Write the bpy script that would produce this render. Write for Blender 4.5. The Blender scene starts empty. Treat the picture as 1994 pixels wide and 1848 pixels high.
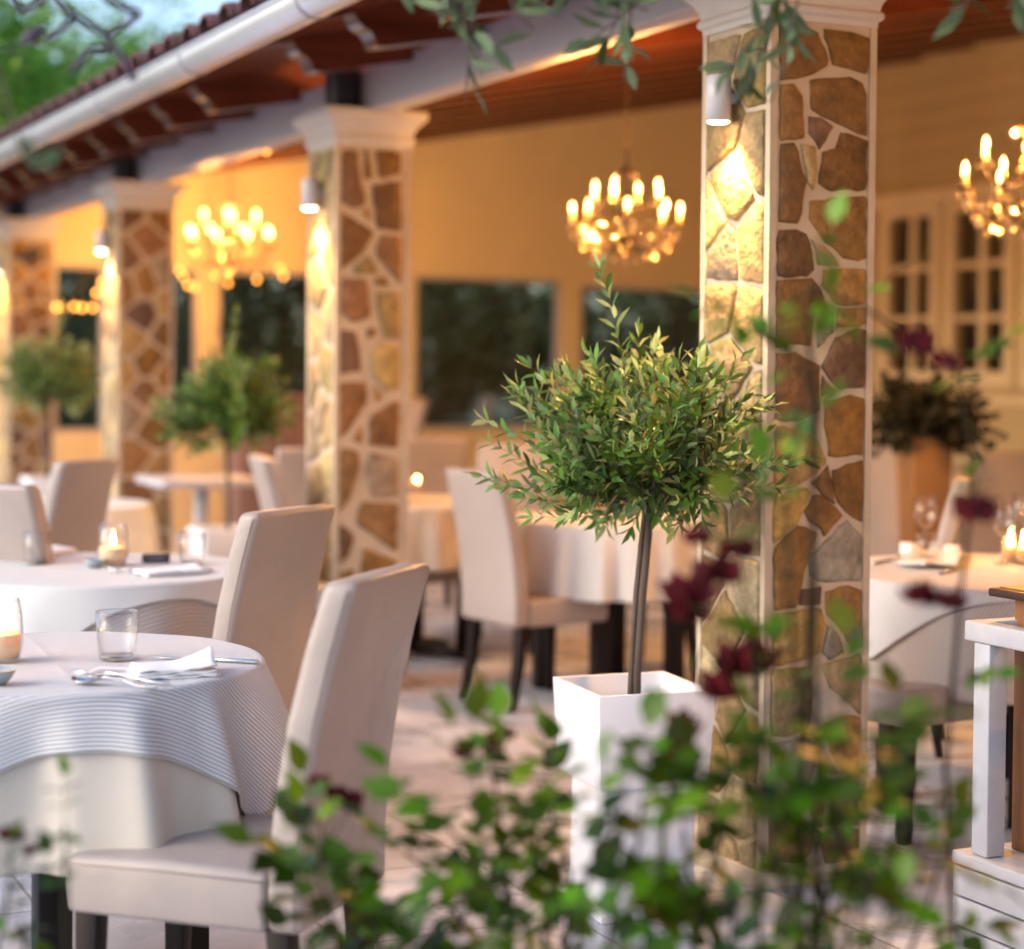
import bpy, math, random
from mathutils import Vector, Matrix
random.seed(7)
rnd = random.random
def U(a, b): return a + (b - a) * rnd()
C = bpy.context.scene.collection
sc = bpy.context.scene
# ------------------------------------------------------------------ camera frame
F = 3700.; A = math.atan(1796 / F); PITCH = math.radians(1.4); ROLL = .009
PX = 996.5; PY = 714 + F * math.tan(PITCH)
f0 = Vector((math.sin(A), math.cos(A), 0)); r0 = Vector((math.cos(A), -math.sin(A), 0)); u0 = Vector((0, 0, 1))
FW = f0 * math.cos(PITCH) - u0 * math.sin(PITCH); u1 = u0 * math.cos(PITCH) + f0 * math.sin(PITCH)
RT = r0 * math.cos(ROLL) + u1 * math.sin(ROLL); UP = u1 * math.cos(ROLL) - r0 * math.sin(ROLL)
CAM = Vector((-2.827, -4.231, 1.39))
def ray(x, y): return FW + RT * ((x - PX) / F) - UP * ((y - PY) / F)
def on(x, y, ax, val):
    d = ray(x, y); return CAM + d * ((val - CAM[ax]) / d[ax])
def dep(x, y, Z): return CAM + ray(x, y) * Z
def tab(x, y, z=.756): return on(x, y, 2, z)
cd = bpy.data.cameras.new('camera'); cam = bpy.data.objects.new('camera', cd); C.objects.link(cam)
cam.matrix_world = Matrix.Translation(CAM) @ Matrix((RT, UP, -FW)).transposed().to_4x4()
cd.sensor_width = 36; cd.lens = 36 * F / 1993; cd.shift_y = -(924 - PY) / 1993
cd.clip_start = .05; cd.clip_end = 500
cd.dof.use_dof = True; cd.dof.focus_distance = 4.4; cd.dof.aperture_fstop = 1.5; cd.dof.aperture_blades = 0
sc.camera = cam
# ------------------------------------------------------------------ mesh builder
class MB:
    def __init__(s): s.v = []; s.f = []; s.m = []; s.sm = []; s.c = []; s.uv = None; s.col = (1, 1, 1, 1)
    def add(s, vs, fs, mi=0, smooth=False):
        o = len(s.v); s.v += [tuple(p) for p in vs]; s.c += [s.col] * len(vs)
        for f in fs: s.f.append([i + o for i in f]); s.m.append(mi); s.sm.append(smooth)
        return s
    def box(s, a, b, mi=0, M=None):
        x0, y0, z0 = a; x1, y1, z1 = b
        vs = [Vector(p) for p in ((x0,y0,z0),(x1,y0,z0),(x1,y1,z0),(x0,y1,z0),(x0,y0,z1),(x1,y0,z1),(x1,y1,z1),(x0,y1,z1))]
        if M: vs = [M @ p for p in vs]
        return s.add(vs, [(0,3,2,1),(4,5,6,7),(0,1,5,4),(1,2,6,5),(2,3,7,6),(3,0,4,7)], mi)
    def loft(s, loops, mi=0, smooth=True, cap=True, closed=True):
        n = len(loops[0]); vs = [p for l in loops for p in l]; fs = []
        for k in range(len(loops) - 1):
            for i in range(n if closed else n - 1):
                j = (i + 1) % n; fs.append((k*n+i, k*n+j, (k+1)*n+j, (k+1)*n+i))
        if cap and closed: fs.append(tuple(range(n - 1, -1, -1))); fs.append(tuple((len(loops)-1)*n + i for i in range(n)))
        return s.add(vs, fs, mi, smooth)
    def tube(s, pts, r, n=8, mi=0):
        pts = [Vector(p) for p in pts]; rs = r if isinstance(r, (list, tuple)) else [r] * len(pts); loops = []
        t = (pts[1] - pts[0]).normalized(); a = t.orthogonal().normalized()
        for k, p in enumerate(pts):
            t = (pts[min(k+1, len(pts)-1)] - pts[max(k-1, 0)]).normalized()
            a = (a - t * a.dot(t)).normalized(); b = t.cross(a)
            loops.append([p + (a * math.cos(2*math.pi*i/n) + b * math.sin(2*math.pi*i/n)) * rs[k] for i in range(n)])
        return s.loft(loops, mi)
    def lathe(s, prof, n=24, o=(0,0,0), mi=0, cap=True):
        o = Vector(o)
        return s.loft([[o + Vector((r*math.cos(2*math.pi*i/n), r*math.sin(2*math.pi*i/n), z)) for i in range(n)] for r, z in prof], mi, cap=cap)
    def prism(s, poly, d, mi=0, off=None):      # poly: 3-D points, pushed along d
        d = Vector(d); n = len(poly); a = [Vector(p) for p in poly]
        return s.add(a + [p + d for p in a], [tuple(range(n-1,-1,-1)), tuple(range(n, 2*n))] + [(i, (i+1)%n, (i+1)%n+n, i+n) for i in range(n)], mi)
    def build(s, name, mats, parent=None, world=False, smooth_all=None):
        me = bpy.data.meshes.new(name)
        o3 = Vector((0,0,0))
        if world and parent is not None:
            q = parent
            while q: o3 = o3 + q.location; q = q.parent
        vs = [(x-o3.x, y-o3.y, z-o3.z) for x, y, z in s.v] if world else s.v
        me.from_pydata(vs, [], s.f)
        if not isinstance(mats, (list, tuple)): mats = [mats]
        for m in mats: me.materials.append(m)
        me.polygons.foreach_set('material_index', s.m); me.polygons.foreach_set('use_smooth', s.sm)
        ca = me.color_attributes.new('Col', 'FLOAT_COLOR', 'POINT')
        ca.data.foreach_set('color', [x for c in s.c for x in c])
        if s.uv:
            ul = me.uv_layers.new(name='UVMap'); li = [0] * len(me.loops); me.loops.foreach_get('vertex_index', li)
            ul.data.foreach_set('uv', [x for i in li for x in s.uv[i]])
        me.update()
        import bmesh
        bm = bmesh.new(); bm.from_mesh(me)
        if not s.uv and len(s.f) < 4000: bmesh.ops.recalc_face_normals(bm, faces=bm.faces)
        bm.to_mesh(me); bm.free()
        ob = bpy.data.objects.new(name, me); C.objects.link(ob); ob.parent = parent
        return ob
def tag(o, label=None, cat=None, group=None, kind=None):
    if label: o['label'] = label
    if cat: o['category'] = cat
    if group: o['group'] = group
    if kind: o['kind'] = kind
    return o
def thing(name, loc, label, cat, group=None, rz=0):
    o = bpy.data.objects.new(name, None); C.objects.link(o); o.empty_display_size = .1
    o.location = loc; o.rotation_euler = (0, 0, rz); return tag(o, label, cat, group)
def kids(o): return KID.get(o.name, [])
def dup(root, loc, rz, label, sc_=None):
    def rec(o, par):
        c = o.copy(); C.objects.link(c); c.parent = par
        for ch in [x for x in ALLOBJ if x.parent == o]: rec(ch, c)
        return c
    ALLOBJ = list(C.objects)
    r = rec(root, None); r.location = loc; r.rotation_euler = (0, 0, rz); r['label'] = label
    if sc_: r.scale = (sc_,) * 3
    return r
def bev(o, w, seg=3, sub=0):
    m = o.modifiers.new('bevel', 'BEVEL'); m.width = w; m.segments = seg; m.limit_method = 'ANGLE'; m.angle_limit = math.radians(35)
    for p in o.data.polygons: p.use_smooth = True
    return o
# ------------------------------------------------------------------ materials
def mat(name, col, rough=.6, metal=0, spec=.5, noise=None, bump=None, sheen=0, trans=0, emis=None, coat=0, attr=False, sss=0):
    m = bpy.data.materials.new(name); m.use_nodes = True; nt = m.node_tree; N = nt.nodes; L = nt.links
    b = N['Principled BSDF']; b.inputs['Base Color'].default_value = (*col, 1); b.inputs['Roughness'].default_value = rough
    b.inputs['Metallic'].default_value = metal; b.inputs['Specular IOR Level'].default_value = spec
    b.inputs['Sheen Weight'].default_value = sheen; b.inputs['Transmission Weight'].default_value = trans; b.inputs['Coat Weight'].default_value = coat
    if sss: b.inputs['Subsurface Weight'].default_value = sss; b.inputs['Subsurface Radius'].default_value = (.02, .01, .004); b.inputs['Subsurface Scale'].default_value = 1
    if emis: b.inputs['Emission Color'].default_value = (*emis[0], 1); b.inputs['Emission Strength'].default_value = emis[1]
    tc = N.new('ShaderNodeTexCoord')
    src = None
    if attr:
        a = N.new('ShaderNodeAttribute'); a.attribute_name = 'Col'; src = a.outputs['Color']
    if noise:       # (scale, amount, stretch)
        nz = N.new('ShaderNodeTexNoise'); nz.inputs['Scale'].default_value = noise[0]; nz.inputs['Detail'].default_value = 6; nz.inputs['Roughness'].default_value = .65
        if len(noise) > 2:
            mp = N.new('ShaderNodeMapping'); mp.inputs['Scale'].default_value = noise[2]; L.new(tc.outputs['Object'], mp.inputs[0]); L.new(mp.outputs[0], nz.inputs[0])
        else: L.new(tc.outputs['Object'], nz.inputs[0])
        mr = N.new('ShaderNodeMapRange'); mr.inputs[1].default_value = .3; mr.inputs[2].default_value = .7
        mr.inputs[3].default_value = 1 - noise[1]; mr.inputs[4].default_value = 1 + noise[1]; L.new(nz.outputs[0], mr.inputs[0])
        mx = N.new('ShaderNodeMix'); mx.data_type = 'RGBA'; mx.blend_type = 'MULTIPLY'; mx.inputs[0].default_value = 1
        if src: L.new(src, mx.inputs[6])
        else: mx.inputs[6].default_value = (*col, 1)
        L.new(mr.outputs[0], mx.inputs[7]); src = mx.outputs[2]
    if src: L.new(src, b.inputs['Base Color'])
    if bump:        # (scale, distance, stretch)
        nb = N.new('ShaderNodeTexNoise'); nb.inputs['Scale'].default_value = bump[0]; nb.inputs['Detail'].default_value = 5
        if len(bump) > 2:
            mp = N.new('ShaderNodeMapping'); mp.inputs['Scale'].default_value = bump[2]; L.new(tc.outputs['Object'], mp.inputs[0]); L.new(mp.outputs[0], nb.inputs[0])
        else: L.new(tc.outputs['Object'], nb.inputs[0])
        bp = N.new('ShaderNodeBump'); bp.inputs['Distance'].default_value = bump[1]; bp.inputs['Strength'].default_value = 1
        L.new(nb.outputs[0], bp.inputs['Height']); L.new(bp.outputs[0], b.inputs['Normal'])
    m['b'] = 1
    return m
def leafmat(name, top, under, rough=.45, tr=.25):
    m = bpy.data.materials.new(name); m.use_nodes = True; nt = m.node_tree; N = nt.nodes; L = nt.links
    b = N['Principled BSDF']; b.inputs['Roughness'].default_value = rough; b.inputs['Specular IOR Level'].default_value = .3
    g = N.new('ShaderNodeNewGeometry'); at = N.new('ShaderNodeAttribute'); at.attribute_name = 'Col'
    mx = N.new('ShaderNodeMix'); mx.data_type = 'RGBA'; L.new(g.outputs['Backfacing'], mx.inputs[0]); mx.inputs[6].default_value = (*top, 1); mx.inputs[7].default_value = (*under, 1)
    m2 = N.new('ShaderNodeMix'); m2.data_type = 'RGBA'; m2.blend_type = 'MULTIPLY'; m2.inputs[0].default_value = 1
    L.new(mx.outputs[2], m2.inputs[6]); L.new(at.outputs['Color'], m2.inputs[7]); L.new(m2.outputs[2], b.inputs['Base Color'])
    t = N.new('ShaderNodeBsdfTranslucent'); L.new(m2.outputs[2], t.inputs[0]); ms = N.new('ShaderNodeMixShader'); ms.inputs[0].default_value = tr
    L.new(b.outputs[0], ms.inputs[1]); L.new(t.outputs[0], ms.inputs[2]); L.new(ms.outputs[0], N['Material Output'].inputs[0])
    return m
def glassmat(name, tint=(1, 1, 1), rough=.02, refl=1.0):
    m = bpy.data.materials.new(name); m.use_nodes = True; nt = m.node_tree; N = nt.nodes; L = nt.links
    N.remove(N['Principled BSDF'])
    t = N.new('ShaderNodeBsdfTransparent'); t.inputs[0].default_value = (*tint, 1); g = N.new('ShaderNodeBsdfGlossy'); g.inputs['Roughness'].default_value = rough
    fr = N.new('ShaderNodeLayerWeight'); fr.inputs[0].default_value = .5; pw = N.new('ShaderNodeMath'); pw.operation = 'POWER'; pw.inputs[1].default_value = 2.6; L.new(fr.outputs['Facing'], pw.inputs[0])
    ml = N.new('ShaderNodeMath'); ml.operation = 'MULTIPLY_ADD'; ml.inputs[1].default_value = .8*refl; ml.inputs[2].default_value = .04*refl
    L.new(pw.outputs[0], ml.inputs[0])
    ms = N.new('ShaderNodeMixShader'); L.new(ml.outputs[0], ms.inputs[0]); L.new(t.outputs[0], ms.inputs[1]); L.new(g.outputs[0], ms.inputs[2]); L.new(ms.outputs[0], N['Material Output'].inputs[0])
    return m
def emat(name, col, st):
    m = bpy.data.materials.new(name); m.use_nodes = True; N = m.node_tree.nodes; N.remove(N['Principled BSDF'])
    e = N.new('ShaderNodeEmission'); e.inputs[0].default_value = (*col, 1); e.inputs[1].default_value = st
    m.node_tree.links.new(e.outputs[0], N['Material Output'].inputs[0]); return m
M = {}
M['mortar'] = mat('mortar', (.5, .4, .29), .85, noise=(9, .12), bump=(60, .002))
M['stone'] = mat('stone', (.3, .2, .1), .75, noise=(20, .48), bump=(38, .013), attr=True)
M['white_stone'] = mat('painted_capital', (.52, .48, .46), .55, noise=(6, .05))
M['white_wood'] = mat('white_painted_wood', (.42, .41, .44), .45, noise=(5, .08, (1, .1, 1)), bump=(40, .0015, (1, .1, 1)))
M['rafter'] = mat('varnished_wood', (.12, .03, .014), .25, noise=(6, .45, (.15, 2, 2)), bump=(14, .002, (.1, 2, 2)), coat=.6)
M['board'] = mat('ceiling_board', (.19, .042, .014), .25, noise=(5, .4, (.2, 2, 1)), coat=.6)
M['tile'] = mat('clay_tile', (.13, .05, .045), .8, noise=(8, .35), bump=(30, .004))
M['gutter'] = mat('gutter_metal', (.62, .62, .66), .28, .55, noise=(2, .12))
M['strap'] = mat('gutter_strap', (.35, .36, .4), .4, .6)
M['postdark'] = mat('dark_post', (.018, .018, .026), .4, noise=(8, .2))
M['lampwhite'] = mat('lamp_white', (.5, .5, .55), .35)
M['leather'] = mat('cream_leather', (.33, .275, .25), .42, noise=(4, .06), bump=(9, .006))
M['seam'] = mat('seam_thread', (.3, .24, .2), .7)
M['legwood'] = mat('dark_leg_wood', (.01, .006, .006), .45, spec=.2, noise=(10, .3, (1, 1, .1)))
M['planter'] = mat('white_planter', (.8, .8, .82), .35, noise=(2, .03))
M['soil'] = mat('soil', (.05, .035, .025), .95, noise=(30, .5), bump=(40, .01))
M['bark'] = mat('olive_bark', (.09, .065, .05), .85, noise=(14, .3, (1, 1, .2)), bump=(30, .004, (1, 1, .2)))
M['stem'] = mat('rose_stem', (.025, .022, .012), .8, spec=.1, noise=(12, .4))
M['steel'] = mat('cutlery_steel', (.75, .76, .8), .12, 1)
M['napkin'] = mat('napkin_linen', (.78, .76, .76), .85, bump=(400, .0005))
M['paper'] = mat('paper', (.82, .76, .74), .7)
M['ink'] = mat('ink', (.25, .2, .25), .8)
M['bowl'] = mat('grey_ceramic', (.3, .36, .4), .3)
M['ceramic'] = mat('white_ceramic', (.78, .76, .76), .2)
M['glass'] = glassmat('clear_glass')
M['wax'] = mat('candle_wax', (.85, .62, .38), .5, sss=.6)
M['wax2'] = mat('candle_wax_warm', (.85, .5, .22), .5, sss=.6)
M['flame'] = emat('flame', (1, .42, .08), 75)
M['wick'] = mat('wick', (.02, .02, .02), .9)
M['bulb'] = emat('warm_bulb', (1, .5, .13), 9)
M['fairy'] = emat('fairy_bulb', (1, .36, .05), 3.5)
M['lens'] = emat('lamp_lens', (1, .7, .45), 12)
M['brass'] = mat('aged_brass', (.025, .012, .005), .4, .3)
M['candletube'] = mat('candle_tube', (.7, .5, .25), .5)
M['crystal'] = mat('cut_crystal', (.9, .72, .45), .2, .95)
M['darkplastic'] = mat('black_plastic', (.02, .02, .03), .3)
M['screen'] = mat('dark_screen', (.06, .07, .11), .1)
M['tanpot'] = mat('tan_pot', (.2, .1, .035), .7, noise=(5, .1))
M['brownwood'] = mat('brown_wood', (.19, .075, .022), .4, noise=(9, .35, (3, 3, .3)), bump=(20, .0015, (3, 3, .3)))
M['darkedge'] = mat('dark_wood_edge', (.035, .014, .012), .35)
M['woodfloor'] = M['brownwood']
M['frame'] = mat('window_frame', (.82, .7, .48), .5, noise=(5, .06))
M['panedark'] = glassmat('window_pane', (.5, .5, .5), .03, 1.2)
M['pane'] = glassmat('dark_pane', (.78, .8, .78), .03, .7)
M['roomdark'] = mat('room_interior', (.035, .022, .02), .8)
M['olive'] = leafmat('olive_leaf', (.085, .17, .03), (.38, .46, .22), .36, .24)
M['sprig'] = leafmat('sprig_leaf', (.03, .065, .015), (.1, .14, .055), .6, .15)
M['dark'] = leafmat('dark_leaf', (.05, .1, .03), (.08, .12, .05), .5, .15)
M['green'] = leafmat('green_leaf', (.12, .32, .03), (.16, .3, .06), .5, .4)
M['rose'] = leafmat('rose_leaf', (.08, .16, .005), (.12, .19, .02), .36, .36)
M['petal'] = leafmat('red_petal', (.09, .006, .009), (.12, .008, .014), .6, .3)
M['darkbush'] = leafmat('bush_leaf', (.02, .022, .012), (.03, .03, .02), .5, .1)
def wallmat(name, col, step, deep=.004):
    m = mat(name, col, .6, noise=(1.5, .05)); nt = m.node_tree; N = nt.nodes; L = nt.links; b = N['Principled BSDF']
    g = N.new('ShaderNodeNewGeometry'); sx = N.new('ShaderNodeSeparateXYZ'); L.new(g.outputs['Position'], sx.inputs[0])
    d = N.new('ShaderNodeMath'); d.operation = 'DIVIDE'; d.inputs[1].default_value = step; L.new(sx.outputs[2], d.inputs[0])
    fr = N.new('ShaderNodeMath'); fr.operation = 'FRACT'; L.new(d.outputs[0], fr.inputs[0])
    pw = N.new('ShaderNodeMath'); pw.operation = 'POWER'; pw.inputs[1].default_value = 12; L.new(fr.outputs[0], pw.inputs[0])
    bp = N.new('ShaderNodeBump'); bp.invert = True; bp.inputs['Distance'].default_value = deep; L.new(pw.outputs[0], bp.inputs['Height']); L.new(bp.outputs[0], b.inputs['Normal'])
    return m
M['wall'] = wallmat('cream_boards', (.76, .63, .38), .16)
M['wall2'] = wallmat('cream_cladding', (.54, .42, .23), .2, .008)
def floormat():
    m = mat('stone_tiles', (.4, .38, .38), .3); nt = m.node_tree; N = nt.nodes; L = nt.links; b = N['Principled BSDF']
    g = N.new('ShaderNodeTexCoord'); br = N.new('ShaderNodeTexBrick'); br.offset = 0; br.inputs['Scale'].default_value = 1
    br.inputs['Brick Width'].default_value = .6; br.inputs['Row Height'].default_value = .6; br.inputs['Mortar Size'].default_value = .005; br.inputs['Mortar Smooth'].default_value = .3
    br.inputs['Color1'].default_value = (.56, .57, .62, 1); br.inputs['Color2'].default_value = (.45, .46, .51, 1); br.inputs['Mortar'].default_value = (.28, .25, .25, 1)
    L.new(g.outputs['Object'], br.inputs[0])
    nz = N.new('ShaderNodeTexNoise'); nz.inputs['Scale'].default_value = 3.5; nz.inputs['Detail'].default_value = 8; L.new(g.outputs['Object'], nz.inputs[0])
    mr = N.new('ShaderNodeMapRange'); mr.inputs[1].default_value = .3; mr.inputs[2].default_value = .7; mr.inputs[3].default_value = .72; mr.inputs[4].default_value = 1.25; L.new(nz.outputs[0], mr.inputs[0])
    mx = N.new('ShaderNodeMix'); mx.data_type = 'RGBA'; mx.blend_type = 'MULTIPLY'; mx.inputs[0].default_value = 1
    L.new(br.outputs[0], mx.inputs[6]); L.new(mr.outputs[0], mx.inputs[7]); L.new(mx.outputs[2], b.inputs['Base Color'])
    m2 = N.new('ShaderNodeMapRange'); m2.inputs[3].default_value = .16; m2.inputs[4].default_value = .42; L.new(nz.outputs[0], m2.inputs[0]); L.new(m2.outputs[0], b.inputs['Roughness'])
    bp = N.new('ShaderNodeBump'); bp.inputs['Distance'].default_value = .002; bp.invert = True; L.new(br.outputs['Fac'], bp.inputs['Height']); L.new(bp.outputs[0], b.inputs['Normal'])
    return m
M['floor'] = floormat()
M['earth'] = mat('earth', (.1, .1, .05), .95, noise=(4, .5), bump=(6, .03))
def clothmat(name, c1, c2, period, amt=1.0):     # woven stripes along the cloth's own UV
    m = mat(name, c1, .8, sheen=.15); nt = m.node_tree; N = nt.nodes; L = nt.links; b = N['Principled BSDF']
    uv = N.new('ShaderNodeUVMap'); sx = N.new('ShaderNodeSeparateXYZ'); L.new(uv.outputs[0], sx.inputs[0])
    d = N.new('ShaderNodeMath'); d.operation = 'MULTIPLY'; d.inputs[1].default_value = 2 * math.pi / period; L.new(sx.outputs[1], d.inputs[0])
    s = N.new('ShaderNodeMath'); s.operation = 'SINE'; L.new(d.outputs[0], s.inputs[0])
    mr = N.new('ShaderNodeMapRange'); mr.inputs[1].default_value = -.4; mr.inputs[2].default_value = .4; mr.inputs[3].default_value = 0; mr.inputs[4].default_value = amt; L.new(s.outputs[0], mr.inputs[0])
    mx = N.new('ShaderNodeMix'); mx.data_type = 'RGBA'; L.new(mr.outputs[0], mx.inputs[0]); mx.inputs[6].default_value = (*c1, 1); mx.inputs[7].default_value = (*c2, 1)
    L.new(mx.outputs[2], b.inputs['Base Color'])
    bp = N.new('ShaderNodeBump'); bp.inputs['Distance'].default_value = .0008; L.new(s.outputs[0], bp.inputs['Height']); L.new(bp.outputs[0], b.inputs['Normal'])
    return m
M['stripe'] = clothmat('striped_cloth', (.8, .8, .81), (.33, .29, .275), .0082)
M['cloth'] = clothmat('cream_cloth', (.76, .67, .56), (.7, .62, .52), .004)
M['whitecloth'] = clothmat('white_cloth', (.82, .8, .77), (.78, .76, .73), .004)
M['tancloth'] = clothmat('tan_striped_cloth', (.5, .43, .38), (.36, .3, .27), .012)
# ------------------------------------------------------------------ setting
g = MB().box((-60, -60, -.3), (60, 60, -.004)).build('ground', M['earth']); tag(g, kind='structure')
g = MB(); g.add([(-9, -9, 0), (7.3, -9, 0), (7.3, 11.3, 0), (-9, 11.3, 0)], [(0, 1, 2, 3)]); g = g.build('terrace_floor', M['floor']); tag(g, kind='structure')
# ------------------------------------------------------------------ stone pillars
def clip(poly, p, n):
    out = []
    for i in range(len(poly)):
        a, b = poly[i], poly[(i+1) % len(poly)]; da = (a[0]-p[0])*n[0]+(a[1]-p[1])*n[1]; db = (b[0]-p[0])*n[0]+(b[1]-p[1])*n[1]
        if da <= 0: out.append(a)
        if (da < 0) != (db < 0): t = da/(da-db); out.append((a[0]+(b[0]-a[0])*t, a[1]+(b[1]-a[1])*t))
    return out
def cells(w, z0, z1, cell, gap):
    pts = []; tries = 0
    while tries < 1500:
        p = (U(0, w), U(z0, z1)); tries += 1
        if all((p[0]-q[0])**2 + ((p[1]-q[1])*.8)**2 > (cell * q[2])**2 for q in pts): pts.append((*p, U(.75, 1.15)))
    out = []
    for p in pts:
        poly = [(0, z0), (w, z0), (w, z1), (0, z1)]
        for q in pts:
            if q is p: continue
            d = math.hypot(q[0]-p[0], q[1]-p[1])
            if d > 3.5 * cell: continue
            n = ((q[0]-p[0])/d, (q[1]-p[1])/d); mid = ((p[0]+q[0])/2 - n[0]*gap, (p[1]+q[1])/2 - n[1]*gap)
            poly = clip(poly, mid, n)
            if len(poly) < 3: break
        if len(poly) >= 3: out.append(poly)
    return out
WMAX = .29
SCOL = [(.2, .095, .03), (.25, .12, .035), (.3, .155, .05), (.23, .105, .045), (.34, .2, .07), (.17, .085, .05), (.27, .19, .12)]
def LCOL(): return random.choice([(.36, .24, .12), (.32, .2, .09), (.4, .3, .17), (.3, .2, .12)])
def rough_poly(poly):
    out = []
    for i in range(len(poly)):
        a, b = poly[i], poly[(i+1) % len(poly)]; d = math.hypot(b[0]-a[0], b[1]-a[1]); k = max(1, int(d/.025))
        for j in range(k):
            t = (j + (.15 if k > 1 and j == 0 else 0)) / k; q = .0034
            out.append((a[0]+(b[0]-a[0])*t + U(-q, q), a[1]+(b[1]-a[1])*t + U(-q, q)))
    return out
def area(p): return abs(sum(p[i][0]*p[(i+1)%len(p)][1]-p[(i+1)%len(p)][0]*p[i][1] for i in range(len(p))))/2
def put_stone(mb, poly, fn, nrm, col=None, grow=1.0):
    if area(poly) < .0004: return
    if grow != 1:
        mx = (sum(p[0] for p in poly)/len(poly), sum(p[1] for p in poly)/len(poly)); gg = 1 + grow/math.sqrt(area(poly)); poly = [(min(max(mx[0]+(p[0]-mx[0])*gg, 0), WMAX), mx[1]+(p[1]-mx[1])*gg) for p in poly]
    poly = rough_poly(poly); n = len(poly); cx = sum(p[0] for p in poly)/n; cz = sum(p[1] for p in poly)/n
    k = col or random.choice(SCOL); s = U(.65, 1.15); gr = U(.55, 1.15); mb.col = (k[0]*s, k[1]*s*(.9+.12*gr), k[2]*s*gr, 1); nrm = Vector(nrm); h = U(.005, .011)
    def ring(t, hh): return [fn(cx+(p[0]-cx)*t, cz+(p[1]-cz)*t) + nrm*hh for p in poly]
    w = math.sqrt(area(poly)); a = ring(1, -.002); b = ring(1 - .0022/w*2, h); c = ring(1 - .009/w*2, h + .0025); o = fn(cx, cz) + nrm*(h + .003)
    vs = a + b + c + [o]; fs = []
    for q in (0, n):
        for i in range(n): fs.append((q+i, q+(i+1) % n, q+n+(i+1) % n, q+n+i))
    for i in range(n): fs.append((2*n+i, 2*n+(i+1) % n, 3*n))
    mb.add(vs, fs, 1, True); mb.col = (1, 1, 1, 1)
PW = .33; PH = 2.32
def zp(crop, pts, ox=2100, z=2.64):
    return [((ox + a/z)/1.5675, (crop + b/z)/1.5675) for a, b in pts]
g1, g2, g3, g4, g5, g6, g7 = SCOL
GRY = (.25, .21, .15); OCH = (.37, .25, .12)
P1 = [(0,[(740,200),(880,215),(1030,260),(1120,480),(1110,540),(930,610),(750,655)],g1),(0,[(1080,235),(1240,265),(1470,300),(1450,600),(1290,560),(1160,520),(1120,380)],g1),
(0,[(745,690),(850,690),(910,760),(925,1110),(740,1130)],g1),(0,[(970,660),(1300,618),(1400,670),(1450,760),(1455,1100),(1200,1000),(1150,960),(1000,905)],g2),(0,[(970,955),(1060,960),(1165,1010),(1060,1200),(965,1080)],g6),
(0,[(1080,1225),(1190,1190),(1215,1070),(1440,1140),(1455,1530),(1160,1535),(1040,1495)],g1),(0,[(740,1180),(850,1160),(940,1450),(915,1620),(890,1790),(735,1790)],g2),(0,[(905,1175),(1010,1180),(1020,1400),(1000,1530),(960,1480)],OCH),
(700,[(970,-210),(1150,-240),(1450,-265),(1450,235),(1380,250),(1250,230),(1060,50),(980,-60)],g3),(700,[(720,10),(940,20),(990,200),(1010,330),(960,370),(720,380)],g6),(700,[(1000,90),(1080,130),(1210,280),(1050,290)],OCH),
(700,[(1080,340),(1440,310),(1440,600),(1180,610),(1080,450)],g3),(700,[(715,420),(1000,400),(1080,500),(1120,620),(1000,700),(980,930),(830,925),(710,960)],g2),(700,[(1060,700),(1150,690),(1160,820),(1040,960)],GRY),(700,[(1190,650),(1440,640),(1440,750),(1380,780),(1200,780)],g3),
(700,[(1180,880),(1440,800),(1440,1280),(1210,1280),(1140,1220),(1075,1110)],g6),(700,[(710,1010),(850,995),(1040,1090),(1050,1350),(1060,1450),(930,1540),(700,1550)],g4),(700,[(1070,1190),(1170,1310),(1080,1350)],g6),
(700,[(1080,1390),(1300,1330),(1440,1350),(1430,1800),(1130,1830),(1090,1500)],g2),(1400,[(700,-250),(900,-240),(1020,-150),(1100,-10),(1100,30),(960,170),(860,220),(700,260)],OCH),(1400,[(1150,110),(1400,10),(1420,510),(1330,470),(1200,370)],g2),
(1400,[(990,210),(1110,70),(1130,110),(1180,360)],g2),(1400,[(690,290),(960,240),(980,260),(870,520),(680,690)],OCH),(1400,[(930,440),(1010,300),(1060,300),(1220,450),(1090,610),(1060,560),(980,490)],g2),
(1400,[(1260,500),(1410,600),(1410,970),(1040,990),(980,930),(965,800),(1080,680)],GRY),(1400,[(870,540),(1020,600),(950,820),(900,1000),(870,1180),(700,1220),(690,730)],g3),(1400,[(900,1060),(1050,1045),(1060,1160),(900,1180)],g6),
(1400,[(1090,1080),(1280,1020),(1390,1050),(1390,1510),(1320,1530),(1210,1340),(1130,1280)],g2),(1400,[(710,1260),(1050,1205),(1090,1320),(1040,1560),(960,1610),(670,1670)],OCH),(1400,[(1120,1350),(1210,1440),(1250,1560),(1130,1620),(1070,1560)],GRY),
(2100,[(660,-140),(970,-170),(990,100),(980,230),(960,330),(780,385),(655,390)],g7),(2100,[(1060,-170),(1340,-270),(1395,-290),(1395,200),(1300,120),(1150,0)],g7),(2100,[(1090,310),(1250,230),(1390,230),(1390,690),(1250,690),(1150,520)],g3),
(2100,[(650,450),(900,410),(1020,430),(1055,500),(1000,680),(940,880),(650,900)],GRY),(2100,[(1110,520),(1220,690),(1180,700),(1060,640)],GRY),(2100,[(1075,770),(1070,1110),(1020,1120),(950,930),(960,860)],g4),
(2100,[(1100,750),(1380,740),(1380,1080),(1110,1110)],g7),(2100,[(640,960),(770,950),(860,1010),(1000,1130),(1010,1300),(900,1400),(640,1390)],g3),(2100,[(1110,1150),(1370,1120),(1370,1500),(1150,1500),(1060,1300)],g4),(2100,[(640,1450),(830,1450),(830,1700),(640,1700)],g3)]
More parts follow.
